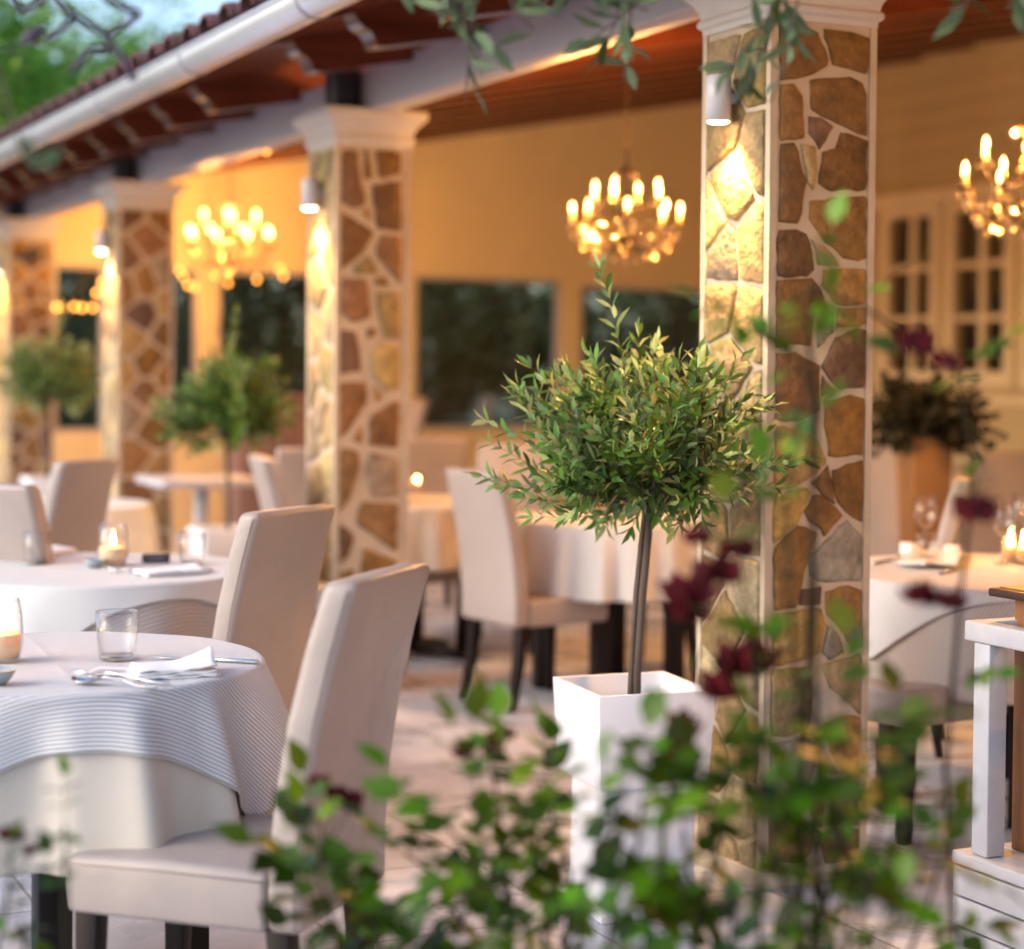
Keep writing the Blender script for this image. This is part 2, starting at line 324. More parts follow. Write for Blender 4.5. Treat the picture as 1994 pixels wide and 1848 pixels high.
P2 = [(300,[(410,430),(545,420),(570,640),(620,850),(540,890),(410,840)],g6),(300,[(610,430),(640,430),(680,640),(620,650)],g6),(300,[(700,425),(900,440),(900,610),(730,640)],g2),(300,[(670,710),(900,670),(905,1060),(720,1050)],g1),
(300,[(580,920),(640,890),(650,990)],g3),(300,[(410,920),(690,1080),(600,1230),(420,1380)],g4),(300,[(750,1110),(900,1110),(900,1500),(700,1250)],g1),(300,[(520,1370),(640,1270),(720,1410),(540,1420)],g7),(300,[(400,1460),(620,1460),(655,1750),(520,1810),(430,1740)],g4),
(300,[(700,1450),(780,1440),(810,1510),(700,1510)],g3),(300,[(700,1560),(890,1570),(890,1940),(760,1930)],OCH),(1000,[(400,20),(540,30),(580,340),(400,370)],g6),(1000,[(630,10),(700,20),(690,60),(640,90)],g6),(1000,[(650,200),(720,130),(880,140),(880,480),(790,520),(690,400)],OCH),
(1000,[(400,460),(620,440),(630,600),(470,840),(410,890)],g4),(1000,[(690,470),(750,560),(700,600)],g3),(1000,[(660,710),(880,590),(870,960),(650,940)],g4),(1000,[(510,910),(590,780),(590,940)],g3),(1000,[(400,980),(560,1000),(560,1130),(480,1380),(400,1480)],g3),
(1000,[(650,1010),(870,1060),(870,1350),(680,1360),(620,1160)],g7),(1000,[(590,1410),(870,1420),(860,1800),(720,1700),(540,1580)],g3),(1000,[(400,1580),(530,1680),(480,1848),(400,1900)],g6),(1000,[(600,1780),(860,1880),(860,2200),(560,2200)],g3),(1000,[(400,1990),(520,1950),(500,2300),(400,2300)],g2)]
PY_ = [0.012, 3.30, 6.97, 10.25]
def pillar(k, x0, y0, label, cell):
    t = thing('stone_pillar', (x0 + PW/2, y0 + PW/2, 0), label, 'pillar', 'stone pillars along the veranda front')
    mb = MB(); mb.box((x0, y0, 0), (x0+PW, y0+PW, PH))
    e = .016
    for X in (x0, x0+PW):
        for Y in (y0, y0+PW): mb.box((X-.006 if X == x0 else X-e, Y-.006 if Y == y0 else Y-e, 0), (X+e if X == x0 else X+.006, Y+e if Y == y0 else Y+.006, PH-.003))
    w = PW - 2*e - .008; off = e + .004
    faces = [('n', lambda a, z: Vector((x0+off+a, y0, z)), (0, -1, 0)), ('l', lambda a, z: Vector((x0, y0+off+a, z)), (-1, 0, 0)),
             ('f', lambda a, z: Vector((x0+off+a, y0+PW, z)), (0, 1, 0)), ('r', lambda a, z: Vector((x0+PW, y0+off+a, z)), (1, 0, 0))]
    for nm, fn, nr in faces:
        tr = {0: P1, 1: P2}.get(k) if nm == 'n' else None
        if tr:
            zmin = 9
            for crop, pts, col in tr:
                poly = []
                for px, py in zp(crop, pts, 2100 if k == 0 else 880):
                    p = on(px, py, 1, y0); poly.append((min(max(p.x - x0 - off, 0), w), min(p.z, PH-.01))); zmin = min(zmin, p.z)
                put_stone(mb, poly, fn, nr, col, .006)
            for poly in cells(w, .02, zmin - .03, cell, .007): put_stone(mb, poly, fn, nr)
        else:
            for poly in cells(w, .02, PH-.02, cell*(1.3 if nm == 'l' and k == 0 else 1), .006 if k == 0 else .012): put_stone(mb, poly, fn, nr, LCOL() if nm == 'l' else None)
    sh = mb.build('shaft', [M['mortar'], M['stone']], t, world=True)
    cap = MB(); prof = [(0.008, PH-.004), (.008, PH+.012), (.02, PH+.02), (.02, PH+.036), (.012, PH+.042), (.016, PH+.06), (.03, PH+.085), (.05, PH+.105), (.062, PH+.118), (.062, PH+.15)]
    loops = []
    for o, z in prof: loops.append([Vector(p) for p in ((x0-o, y0-o, z), (x0+PW+o, y0-o, z), (x0+PW+o, y0+PW+o, z), (x0-o, y0+PW+o, z))])
    cap.loft(loops, smooth=False); bev(cap.build('capital', M['white_stone'], t, world=True), .003, 2)
    b = MB().box((x0-.02, y0-.02, 0), (x0+PW+.02, y0+PW+.02, .05)); bev(b.build('base', M['mortar'], t, world=True), .004, 2)
    # lamp
    lx, ly, lz = x0 - .06, y0 + PW/2 + .0, 2.055
    L = thing('wall_lamp', (lx, ly, lz), ['white tube downlight on the nearest stone pillar, at the top right of the photo', 'white tube downlight on the stone pillar left of the centre chandelier', 'white tube downlight on the third pillar back, left of the far chandelier', 'white tube downlight on the farthest pillar at the left edge'][k], 'wall lamp', 'tube downlights on the pillars')
    lb = MB(); lb.lathe([(.028, .003), (.034, .003), (.034, .125), (.03, .129), (.001, .129)], 24); lb.build('housing', M['lampwhite'], L)
    ar = MB(); ar.box((.03, -.012, .055), (.06, .012, .08)); ar.build('bracket', M['lampwhite'], L)
    le = MB(); le.lathe([(.0005, -.002), (.022, -.001), (.03, .0025)], 20); le.build('lens', M['lens'], L)
    ld = bpy.data.lights.new('lamp_light', 'SPOT'); ld.energy = LAMPW; ld.color = (1, .54, .18); ld.spot_size = math.radians(100); ld.spot_blend = 1; ld.shadow_soft_size = .02
    lo = bpy.data.objects.new('lamp_light', ld); C.objects.link(lo); lo.parent = L; lo.location = (0, 0, -.012); lo.rotation_euler = (0, math.radians(0), 0)
    return t
LAMPW = 32
PLAB = ['stone pillar nearest the camera, right of the olive tree, with its downlight washing one side', 'stone pillar between the two chandeliers, behind the near cream chairs', 'stone pillar third from the camera, behind the middle olive tree', 'stone pillar farthest from the camera, at the left edge of the photo']
for k, y0 in enumerate(PY_): pillar(k, 0 if k else -.014, y0, PLAB[k], .1 if k == 0 else .135)
bx = thing('junction_box', (.14, 10.235, 2.2), 'small dark box under the capital of the farthest left pillar', 'box')
bev(MB().box((-.05, -.03, -.03), (.09, .015, .03)).build('case', M['darkplastic'], bx), .006)
# ------------------------------------------------------------------ roof
SL = .19; Z0 = 2.62; XW = 7.25; YG = 11.25
def cz(x): return Z0 + SL * x
rf = thing('veranda_roof', (3, 4, Z0), 'sloping veranda roof of clay tiles over dark varnished rafters, with a grey gutter', 'roof')
YN = -4.2 + 1.2
yr0, yr1 = -8, 11.6
b = MB()       # ceiling boards
nb = int((yr1 - yr0) / .12)
for i in range(nb):
    y = yr0 + i * .12
    b.prism([(-.7, y+.003, cz(-.7)+.105), (XW+.1, y+.003, cz(XW+.1)+.105), (XW+.1, y+.117, cz(XW+.1)+.105), (-.7, y+.117, cz(-.7)+.105)], (0, 0, .01))
b.prism([(-.69, yr0, cz(-.69)+.116), (XW+.2, yr0, cz(XW+.2)+.116), (XW+.2, yr1, cz(XW+.2)+.116), (-.69, yr1, cz(-.69)+.116)], (0, 0, .008))
b.build('ceiling_boards', M['board'], rf, world=True)
RY = []
y = -7.8
while y < 11.0:
    if not any(a - .11 < y < a + .18 for a in PY_): RY.append(y)
    y += .66
for y in RY:
    r = MB(); w = .115
    prof = [(XW, cz(XW)), (.114, cz(.114)), (.112, cz(.112)-.04), (.0, cz(0)-.04), (-.27, cz(-.27)-.04), (-.30, cz(-.3)-.035), (-.31, cz(-.31)-.005), (-.325, cz(-.325)+.02), (-.35, cz(-.35)+.035), (-.37, cz(-.37)+.055), (-.378, cz(-.378)+.07), (-.385, cz(-.385)+.088), (-.62, cz(-.62)+.085), (-.62, cz(-.62)+.105), (XW, cz(XW)+.105)]
    r.prism([(x, y, z) for x, z in prof], (0, w, 0)); r.build('rafter', M['rafter'], rf, world=True)
pl = MB()
for x in (1.9, 3.9): pl.box((x, yr0, cz(x)-.13), (x+.12, YG-.05, cz(x)-.004))
tl = MB()
y = yr0
while y < yr1:
    rr = U(.078, .086); x0 = -.8 + U(-.012, .012)
    arc = [Vector((0, rr*math.cos(a*math.pi/8), rr*.75*math.sin(a*math.pi/8))) for a in range(9)]; inn = [p * .84 for p in arc][::-1]
    for q in range(9):
        xa = x0 + q * .42 ; xb = xa + .46; dz = .025
        A_ = [Vector((xa, y, cz(xa)+.128+dz*.5)) + p for p in arc+inn]; B_ = [Vector((xb, y, cz(xb)+.128)) + p*.94 for p in arc+inn]
        tl.loft([A_, B_], smooth=False)
    y += .245
tl.build('roof_tiles', M['tile'], rf, world=True)
un = MB(); un.prism([(-.76, yr0, cz(-.76)+.126), (XW+.2, yr0, cz(XW+.2)+.126), (XW+.2, yr1, cz(XW+.2)+.126), (-.76, yr1, cz(-.76)+.126)], (0, 0, .006)); un.build('tile_bed', M['tile'], rf, world=True)
# gutter
gx, gz, gr = -.775, 2.545, .068
gt = MB(); n = 14
def gl(y, s=0):
    pts = [Vector((gx + (gr+s)*math.cos(math.pi + a*math.pi/n), y, gz + (gr+s)*math.sin(math.pi + a*math.pi/n))) for a in range(n+1)]
    lip = [Vector((gx - gr - s - .006, y, gz + .006)), ]
    inn = [Vector((gx + (gr-.004)*math.cos(2*math.pi - a*math.pi/n), y, gz + (gr-.004)*math.sin(2*math.pi - a*math.pi/n))) for a in range(n+1)]
    return [Vector((gx-gr-s, y, gz+.012))] + pts + [Vector((gx+gr+s, y, gz+.012))] + inn
gt.loft([gl(yr0), gl(yr1)]); go = gt.build('gutter', M['gutter'], rf, world=True)
bead = MB().tube([(gx-gr-.002, yr0, gz+.012), (gx-gr-.002, yr1, gz+.012)], .007, 8); bead.build('gutter_bead', M['gutter'], go, world=True)
for y in [v - .33 for v in (.45, 1.75, 3.05, 4.35, 5.65, 7.0, 8.3, 9.6)]:
    s = MB(); s.loft([gl(y, .0035), gl(y+.022, .0035)]); s.build('gutter_strap', M['strap'], go, world=True)
ys = [-2.6] + [p for p in PY_] + [11.6]
bounds = [(-8, PY_[0]+.165), (PY_[0]+.168, PY_[1]+.165), (PY_[1]+.168, 6.0), (6.006, PY_[2]+.165), (PY_[2]+.168, PY_[3]+.165), (PY_[3]+.168, 11.2)]
for a, c in bounds:
    q = MB().box((.12, a, 2.462), (.25, c, cz(.12)-.002)); bev(q.build('beam', M['white_wood'], rf, world=True), .006, 2)
for y0 in PY_:
    q = MB().box((.0, y0+.02, 2.462), (.112, y0+.15, cz(0)+.1)); bev(q.build('roof_post', M['postdark'], rf, world=True), .004, 2)
    q.build
# ------------------------------------------------------------------ end wall with windows
def gX(x, y=700): return on(x, y, 1, YG).x
ew = thing('end_wall', (3, YG, 0), 'cream gable wall closing the far end of the veranda above dark windows', 'wall')
WT, WS = 2.19, .82
wins = [(gX(104), gX(205), WT), (gX(330), gX(386), WT), (gX(423), gX(640), WT), (gX(808), gX(1091), WT), (gX(1129), gX(1440), WT-.045)]
w = MB(); xl = gX(-80); xr = XW
th = .14
def gbox(a, b_, z0, z1=None):
    za = z1 if z1 is not None else cz(a)+.12; zb = z1 if z1 is not None else cz(b_)+.12
    w.prism([(a, YG, z0), (b_, YG, z0), (b_, YG, zb), (a, YG, za)], (0, th, 0))
edges = [xl] + [v for ww in wins for v in ww[:2]] + [xr]
gbox(xl, xr, WT)
gbox(xl, xr, 0, WS)
for i in range(0, len(edges), 2): gbox(edges[i], edges[i+1], WS, WT)
gbox(wins[4][0], wins[4][1], WT-.045, WT)
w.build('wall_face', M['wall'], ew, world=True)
for a, b_, zt in wins:
    fr = MB(); e = .035
    for bx_ in ((a, WS, a+e, zt), (b_-e, WS, b_, zt), (a+e, WS, b_-e, WS+e), (a+e, zt-e, b_-e, zt)): fr.box((bx_[0]+.001, YG+.02, bx_[1]+.001), (bx_[2]-.001, YG+.09, bx_[3]-.001))
    f_ = fr.build('window', M['white_wood'], ew, world=True)
    MB().box((a+e, YG+.05, WS+e), (b_-e, YG+.056, zt-e)).build('pane', M['pane'], f_, world=True)
# ------------------------------------------------------------------ house wall with french windows
hw = thing('house_wall', (XW, 3, 0), 'cream boarded house wall with white divided windows, seen right of the nearest pillar', 'wall')
def sY(x, y=550): return on(x, y, 0, XW).y
def sz(x, y): return on(x, y, 0, XW).z
zt1 = sz(1760, 425); zb1 = sz(1760, 722)
hw_w = [(sY(1817), sY(1735)), (sY(1962), sY(1862)), (sY(2110), sY(2010))]   # y-lo, y-hi
w = MB()
ey = [-8] + sorted(v for ww in hw_w for v in ww) + [YG]
w.box((XW, -8, 0), (XW+.16, YG, zb1)); w.box((XW, -8, zt1), (XW+.16, YG, cz(XW)+.12))
for i in range(0, len(ey), 2): w.box((XW, ey[i], zb1), (XW+.16, ey[i+1], zt1))
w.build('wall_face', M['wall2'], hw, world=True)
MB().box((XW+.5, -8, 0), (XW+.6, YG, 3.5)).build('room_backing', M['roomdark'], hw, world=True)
q = MB().box((XW-.07, -8, zt1+.13), (XW-.002, YG, zt1+.2)); q.box((XW-.05, -8, zt1+.1), (XW-.002, YG, zt1+.13)); q.build('cornice', M['frame'], hw, world=True)
q = MB().box((XW-.05, -8, 1.13), (XW-.002, YG, 1.19)); q.build('dado_rail', M['frame'], hw, world=True)
for a, b_ in hw_w:
    fr = MB(); e = .11
    fr.box((XW-.045, a-e, zb1-.12), (XW-.002, a, zt1+.09)); fr.box((XW-.045, b_, zb1-.12), (XW-.002, b_+e, zt1+.09))
    fr.box((XW-.045, a, zt1), (XW-.002, b_, zt1+.09)); fr.box((XW-.045, a, zb1-.12), (XW-.002, b_, zb1))
    f_ = fr.build('window', M['frame'], hw, world=True)
    mu = MB(); m_ = (a+b_)/2
    mu.box((XW+.0, m_-.035, zb1), (XW+.04, m_+.035, zt1))
    for k in (1, 2): z = zb1 + (zt1-zb1)*k/3; mu.box((XW+.002, a, z-.025), (XW+.038, m_-.036, z+.025)); mu.box((XW+.002, m_+.036, z-.025), (XW+.038, b_, z+.025))
    mu.build('glazing_bar', M['frame'], f_, world=True)
    MB().box((XW+.05, a, zb1), (XW+.056, b_, zt1)).build('pane', M['panedark'], f_, world=True)
# ------------------------------------------------------------------ chandeliers
def make_chandelier():
    t = thing('chandelier', (0, 0, 0), 'x', 'chandelier', 'lit candle chandeliers under the veranda roof')
    c = MB(); c.lathe([(.001, -.02), (.012, -.01), (.02, .005), (.012, .02), (.035, .045), (.045, .07), (.03, .1), (.012, .115), (.01, .17), (.025, .19), (.032, .21), (.018, .235), (.01, .25), (.009, .33), (.02, .35), (.055, .372), (.03, .385), (.008, .4)], 16)
    c.build('stem', M['brass'], t)
    ch = MB(); z = .4
    while z < 1.65: ch.tube([(0, 0, z), (.001, 0, z+.03)], .0055 if int(z/.03) % 2 else .003, 6); z += .03
    ch.build('chain', M['brass'], t)
    dm = MB(); dm.add([(0, 0, 0), (-1, 0, -1.2), (0, -1, -1.2), (1, 0, -1.2), (0, 1, -1.2), (0, 0, -3.2)], [(0,1,2),(0,2,3),(0,3,4),(0,4,1),(5,2,1),(5,3,2),(5,4,3),(5,1,4)])
    d0 = dm.build('crystal_drop', M['crystal'], t); first = [d0]
    def drop(par, p, s):
        d = first.pop() if first else d0.copy()
        if d is not d0: C.objects.link(d)
        d.parent = par; d.location = p; d.scale = (s, s, s); d.rotation_euler = (0, 0, U(0, 1.5))
    for k in range(6): a = k*math.pi/3; drop(t, (.05*math.cos(a), .05*math.sin(a), .368), .009)
    for k in range(10): a = k*math.pi/5; drop(t, (.075*math.cos(a), .075*math.sin(a), .06), .009)
    drop(t, (0, 0, -.02), .013)
    for k in range(9): a = k*math.pi/4.5; drop(t, (.15*math.cos(a), .15*math.sin(a), -.005-.01*(k % 2)), .011)
    for k in range(12): a = k*math.pi/6+.1; drop(t, (.2*math.cos(a), .2*math.sin(a), .045-.015*(k % 2)), .011)
    for n, R, zc, ph, za in ((8, .25, .13, .3, .07), (4, .155, .235, .7, .2)):
        for k in range(n):
            a = ph + 2*math.pi*k/n; u = Vector((math.cos(a), math.sin(a), 0))
            pts = [u*.01+Vector((0, 0, za)), u*R*.25+Vector((0, 0, za-.045)), u*R*.55+Vector((0, 0, za-.06)), u*R*.85+Vector((0, 0, za-.035)), u*R+Vector((0, 0, zc-.03)), u*R+Vector((0, 0, zc))]
            arm = MB().tube(pts, .005, 6).build('arm', M['brass'], t)
            o = u*R + Vector((0, 0, zc))
            MB().lathe([(.005, 0), (.03, .004), (.033, .009), (.006, .01)], 12, o).build('drip_pan', M['brass'], arm)
            MB().lathe([(.0085, .01), (.0085, .06), (.001, .061)], 8, o).build('candle_tube', M['candletube'], arm)
            MB().lathe([(.003, .061), (.0075, .068), (.0095, .078), (.008, .09), (.004, .1), (.0005, .107)], 8, o).build('bulb', M['bulb'], arm)
            d = arm
            for j in range(5): b_ = a + j*math.pi/2.5; drop(d, (o.x+.03*math.cos(b_), o.y+.03*math.sin(b_), o.z+.003), .0075)
            v = u*R*.55; drop(d, (v.x, v.y, za-.065), .009); v = u*R*.8; drop(d, (v.x, v.y, za-.05), .0085)
            if n == 8:
                for j in range(4): a2 = a + 2*math.pi/n*(j+.5)/4; sag = .03*math.sin(math.pi*(j+.5)/4); drop(d, (.22*math.cos(a2), .22*math.sin(a2), .1-sag), .0075)
                drop(d, (o.x, o.y, o.z-.035), .01)
    return t
Xc = 1.5
def chandelier_light(c, s=1):
    for k in range(4):
        a = .7 + k*math.pi/2; ld = bpy.data.lights.new('candle_light', 'POINT'); ld.energy = CHW; ld.color = (1, .46, .11); ld.shadow_soft_size = 0
        o = bpy.data.objects.new('candle_light', ld); C.objects.link(o); o.location = Vector(c) + Vector((.2*math.cos(a), .2*math.sin(a), .3))*s
CHW = 13
chA = make_chandelier(); pA = on(1218, 494, 0, Xc); chA.location = pA; chA['label'] = 'lit chandelier hanging in the middle of the photo, above the near olive tree'
pB = on(447, 520, 0, Xc); dup(chA, pB, .5, 'lit chandelier farthest away, between the two pillars on the left', 1.25); 
pC = dep(1999, 440, 7.2); dup(chA, pC, .2, 'lit chandelier at the right edge, in front of the white divided windows')
dup(chA, (1.3, -3.4, 1.95), .9, 'unseen lit chandelier added for warm fill light, outside the right of the view')  # extra chandelier out of view, added to warm the near surfaces
for c_, s_ in ((pA, 1), (pB, 1.25), (pC, 1), ((1.3, -3.4, 1.95), 1)): chandelier_light(c_, s_)
# fairy lights, and strung bulbs standing in for chandelier sparkle
def lights(name, pts, label, r=.012):
    t = thing(name, pts[0], label, 'string lights')
    MB().tube([p + Vector((0, 0, .03)) for p in pts], .002, 5).build('wire', M['darkplastic'], t, world=True)
    for p in pts:
        MB().lathe([(.001, -r), (r*.8, -r*.6), (r, 0), (r*.8, r*.7), (.003, r*1.3), (.002, .03)], 8, p).build('bulb', M['fairy'], t, world=True)
    return t
lights('string_lights', [on(x, y, 1, 10.95) for x, y in ((99, 598), (110, 599), (123, 598), (145, 598), (160, 600), (180, 600), (188, 571), (199, 550), (210, 530))], 'string of glowing amber bulbs against the dark far window, left of the third pillar', .016)
lights('string_lights', [Vector((.3, on(x, y, 0, .3).y, on(x, y, 0, .3).z)) for x, y in ((345, 342), (375, 335), (418, 322), (460, 309), (519, 294))], 'string of warm bulbs along the inside of the white beam above the far chandelier', .013)
lights('string_lights', [on(x, y, 1, 10.95) for x, y in ((350, 528), (357, 540), (366, 556), (378, 560), (419, 537), (443, 552), (500, 545), (545, 524), (552, 538))], 'strung amber bulbs standing in for chandelier sparkle below the far chandelier', .014)  # stand-in bulbs: the amber sparkle here belongs to chandeliers, not to a garland
# ------------------------------------------------------------------ chairs
def make_chair():
    t = thing('dining_chair', (0, 0, 0), 'x', 'chair', 'high-backed cream upholstered dining chairs')
    w = .42
    def bx_(z): t_ = max(0, (z-.46)/.54); return -.10*t_**1.25 + .012*math.sin(t_*math.pi)
    bk = MB(); loops = []
    for z, wd in ((.352, w), (.46, w), (.6, w-.004), (.74, w-.01), (.87, w-.016), (.95, w-.02), (1.0, w-.024)):
        y = bx_(z); tk = .075 - .012*(z-.35)
        loops.append([Vector((-wd/2, y, z)), Vector((-wd/6, y, z)), Vector((wd/6, y, z)), Vector((wd/2, y, z)), Vector((wd/2, y+tk, z)), Vector((wd/6, y+tk+.004, z)), Vector((-wd/6, y+tk+.004, z)), Vector((-wd/2, y+tk, z))])
    bk.loft(loops); b_ = bev(bk.build('backrest', M['leather'], t), .02, 4)
    st = MB(); loops = []
    for z, i in ((.35, .004), (.40, 0), (.445, 0), (.462, .006)):
        loops.append([Vector(p) for p in ((-w/2+i, .074, z), (w/2-i, .074, z), (w/2-i, .3, z+(.006 if z > .46 else 0)), (w/2-i, .49-i, z), (-w/2+i, .49-i, z), (-w/2+i, .3, z+(.006 if z > .46 else 0)))])
    st.loft(loops); bev(st.build('seat', M['leather'], t), .014, 4)
    sm = MB()
    for s in (-1, 1):
        pts = []
        for z in (.36, .46, .6, .74, .87, .95, .985): wd = w - .01*max(0, (z-.46)/.27); pts.append((s*(wd/2-.001+.0007), bx_(z)+.016, z))
        sm.tube(pts, .0015, 5)
        sm.tube([(s*(w/2+.0002), .078, .447), (s*(w/2+.0002), .3, .449), (s*(w/2+.0002), .475, .447)], .0019, 5)
    sm.tube([(-w/2+.01, .4902, .447), (w/2-.01, .4902, .447)], .0019, 5)
    sm.build('seam', M['seam'], t)
    for sx in (-1, 1):
        for fy in (0, 1):
            y0 = .055 if fy == 0 else .45; dy = -.05 if fy == 0 else .01; x = sx*(w/2-.035)
            lg = MB(); lp = []
            for z, r_, k in ((.356, .024, 0), (.2, .021, .25), (0, .0165, 1)): lp.append([Vector((x+a*r_+sx*.004*k, y0+dy*k+b2*r_, z)) for a, b2 in ((-1,-1),(1,-1),(1,1),(-1,1))])
            lg.loft(lp[::-1], smooth=False); bev(lg.build('leg', M['legwood'], t), .003, 2)
    return t
chair = make_chair(); chair.location = (-1.525, -.845, 0); chair.rotation_euler = (0, 0, .805)
chair['label'] = 'cream chair nearest the camera, drawn up to the near round table on the left'
def ch(x, y, rz, label, s=None): return dup(chair, (x, y, 0), rz, label, s)
ch(-1.155, .725, .66, 'cream chair behind the nearest chair, in front of the stone pillar base')
ch(-1.077, 3.416, .767, 'cream chair behind the candle of the second table, in front of the third pillar')
p = tab(25, 940, 1.0); ch(-1.62, 2.05, -.95, 'cream chair cut by the left edge of the photo, behind the second table')
ch(.47, 2.78, -1.42, 'pale chair in full view left of the white planter, before the pleated white tablecloth', .97)
ch(1.72, 3.02, .62, 'cream chair partly behind the olive trunk, right of the pleated white tablecloth')
# ------------------------------------------------------------------ tables and cloths
def table(cx, cy, R, label, cat='table'):
    t = thing('round_table', (cx, cy, 0), label, cat, 'round dining tables under cloths')
    MB().lathe([(.001, .71), (R-.01, .71), (R-.004, .715), (R-.004, .735), (.001, .735)], 40).build('tabletop', M['legwood'], t)
    p = MB(); p.lathe([(.001, .03), (.05, .03), (.05, .7), (.09, .709), (.001, .709)], 16); p.build('pedestal', M['legwood'], t)
    f = MB()
    for k in range(4): a = k*math.pi/2+.6; f.tube([(0, 0, .05), (.2*math.cos(a), .2*math.sin(a), .035), (.32*math.cos(a), .32*math.sin(a), .018)], [.035, .028, .018], 8)
    f.build('foot', M['legwood'], t); return t
def tablelegs(cx, cy, R, label, a0=.95, q=None):
    t = thing('round_table', (cx, cy, 0), label, 'table', 'round dining tables under cloths')
    MB().lathe([(.001, .71), (R-.01, .71), (R-.004, .715), (R-.004, .735), (.001, .735)], 40).build('tabletop', M['legwood'], t)
    for k in range(4):
        a = k*math.pi/2 + a0; q = R*.66
        l = MB(); l.box((q*math.cos(a)-.035, q*math.sin(a)-.035, 0), (q*math.cos(a)+.035, q*math.sin(a)+.035, .709)); bev(l.build('leg', M['legwood'], t), .004, 2)
    return t
def cloth(name, cx, cy, R, rot, ext, m, label, group, nf=9, amp=.03, z=.74, square=True, flare=.12, seed=1, sag=0, N=96, pl=()):
    rs = random.Random(seed); ph = [rs.uniform(0, 6.28) for _ in range(4)]; mb = MB(); uv = []; K = 26; cr, sr = math.cos(rot), math.sin(rot)
    def P(th, rho):
        rr = rho
        if rho <= R-.012:
            wr = .0009*math.sin(9*th+ph[0])*rho/R + .0007*math.sin(31*rho+4*th+ph[1]) + .0014*max(0, 1-abs(rho*math.sin(th-rot))/.012) + .0014*max(0, 1-abs(rho*math.cos(th-rot))/.012)
            return Vector((rho*math.cos(th), rho*math.sin(th), z+.003+wr))
        h = rho - (R-.012); a0 = min(h/.02, 1)*math.pi/2   # round over the edge
        ro = R-.012+.0125*math.sin(a0); dz = .0125*(1-math.cos(a0)); hh = max(0, h-.02)
        g = hh/(hh+.10)
        fold = amp*g*(math.sin(nf*th+ph[2]) + .45*math.sin((nf*2-3)*th+ph[3])) + amp*g*.5
        for t0, w0, a0_ in pl:
            q_ = ((math.degrees(th) - t0 + 180) % 360 - 180)/w0; fold += a0_*g*math.exp(-q_*q_)*(1 + .6*q_)
        return Vector(((ro+hh*flare+fold)*math.cos(th), (ro+hh*flare+fold)*math.sin(th), z+.003-dz-hh*(1-.5*flare**2)+sag*g*math.sin(3*th+ph[0])))
    rings = [0.02]+[R*.25*k for k in (1, 2, 3)] + [R-.02, R-.012]
    n0 = len(rings)
    for j in range(n0+K):
        for i in range(N):
            th = 2*math.pi*i/N; tl_ = th - rot
            if square: c_, s_ = abs(math.cos(tl_)), abs(math.sin(tl_)); p_ = 14; L_ = ext/((c_**p_+s_**p_)**(1/p_))
            else: L_ = ext
            rho = rings[j] if j < n0 else R-.012 + (L_-R+.012)*(j-n0+1)/K
            v = P(th, rho); mb.v.append((v.x+cx, v.y+cy, v.z)); mb.c.append((1, 1, 1, 1)); uv.append((rho*math.cos(tl_), rho*math.sin(tl_)))
    mb.v.append((cx, cy, z+.003)); mb.c.append((1, 1, 1, 1)); uv.append((0, 0)); T = n0+K
    for j in range(T-1):
        for i in range(N): k = (i+1) % N; mb.f.append([j*N+i, j*N+k, (j+1)*N+k, (j+1)*N+i][::-1]); mb.m.append(0); mb.sm.append(True)
    for i in range(N): mb.f.append([T*N, i, (i+1) % N]); mb.m.append(0); mb.sm.append(True)
    mb.uv = uv; o3 = Vector((cx, cy, z)); mb.v = [(a-o3.x, b_-o3.y, c_-o3.z) for a, b_, c_ in mb.v]
    ob = mb.build(name, m); ob.location = o3
    s = ob.modifiers.new('thickness', 'SOLIDIFY'); s.thickness = .0016; s.offset = -1
    return tag(ob, label, 'tablecloth', group)
T1 = (-1.93, -.12); T2 = (-1.40, 1.70); c4 = tab(1186, 1003); T4 = (c4.x, c4.y); T6 = (1.3, .55)
tablelegs(*T1, .45, 'nearest round table, under a striped cloth at the left', -1.78)
PL1 = ((-100, 5, .03), (-84, 4, .035), (-76, 5, -.02), (-62, 4, .05), (-53, 6, -.025), (-40, 9, .05), (-25, 5, -.02))
# ring order matters: under cloths, then over cloths
cloth('tablecloth', *T1, .452, .3, .78, M['cloth'], 'long cream undercloth on the nearest left table', 'undercloths', nf=7, amp=.035, z=.738, square=False, seed=5, flare=.22, N=220, pl=PL1)
cloth('tablecloth', *T1, .457, math.radians(-4), .56, M['stripe'], 'white cloth with fine grey stripes on top of the nearest left table', 'striped overcloths', nf=7, amp=.035, z=.744, seed=5, flare=.25, N=220, pl=PL1)
tablelegs(*T2, .50, 'second round table from the camera on the left, with the lit candle at its centre')
cloth('tablecloth', *T2, .502, .3, .86, M['tancloth'], 'tan striped undercloth on the second table on the left', 'undercloths', nf=9, amp=.02, z=.738, square=False, seed=3)
cloth('tablecloth', *T2, .507, math.radians(12), .55, M['whitecloth'], 'plain white square overcloth on the second table on the left', 'striped overcloths', nf=9, amp=.02, z=.744, seed=3, flare=.15)
tablelegs(*T4, .43, 'round table under a pleated white cloth, behind the near olive tree')
cloth('tablecloth', *T4, .437, .2, .74, M['whitecloth'], 'pleated white tablecloth behind the olive tree and white planter', 'long white cloths', nf=17, amp=.03, z=.742, square=False, seed=8, flare=.06)
tablelegs(*T6, .58, 'round table right of the nearest pillar, set with wine glasses')
cloth('tablecloth', *T6, .582, .2, .9, M['tancloth'], 'brownish long undercloth of the table right of the nearest pillar', 'undercloths', nf=9, amp=.03, z=.738, square=False, seed=12)
cloth('tablecloth', *T6, .587, math.radians(52), .61, M['stripe'], 'finely striped overcloth with a hanging corner, right of the nearest pillar', 'striped overcloths', nf=9, amp=.03, z=.744, seed=12, flare=.16, N=160)
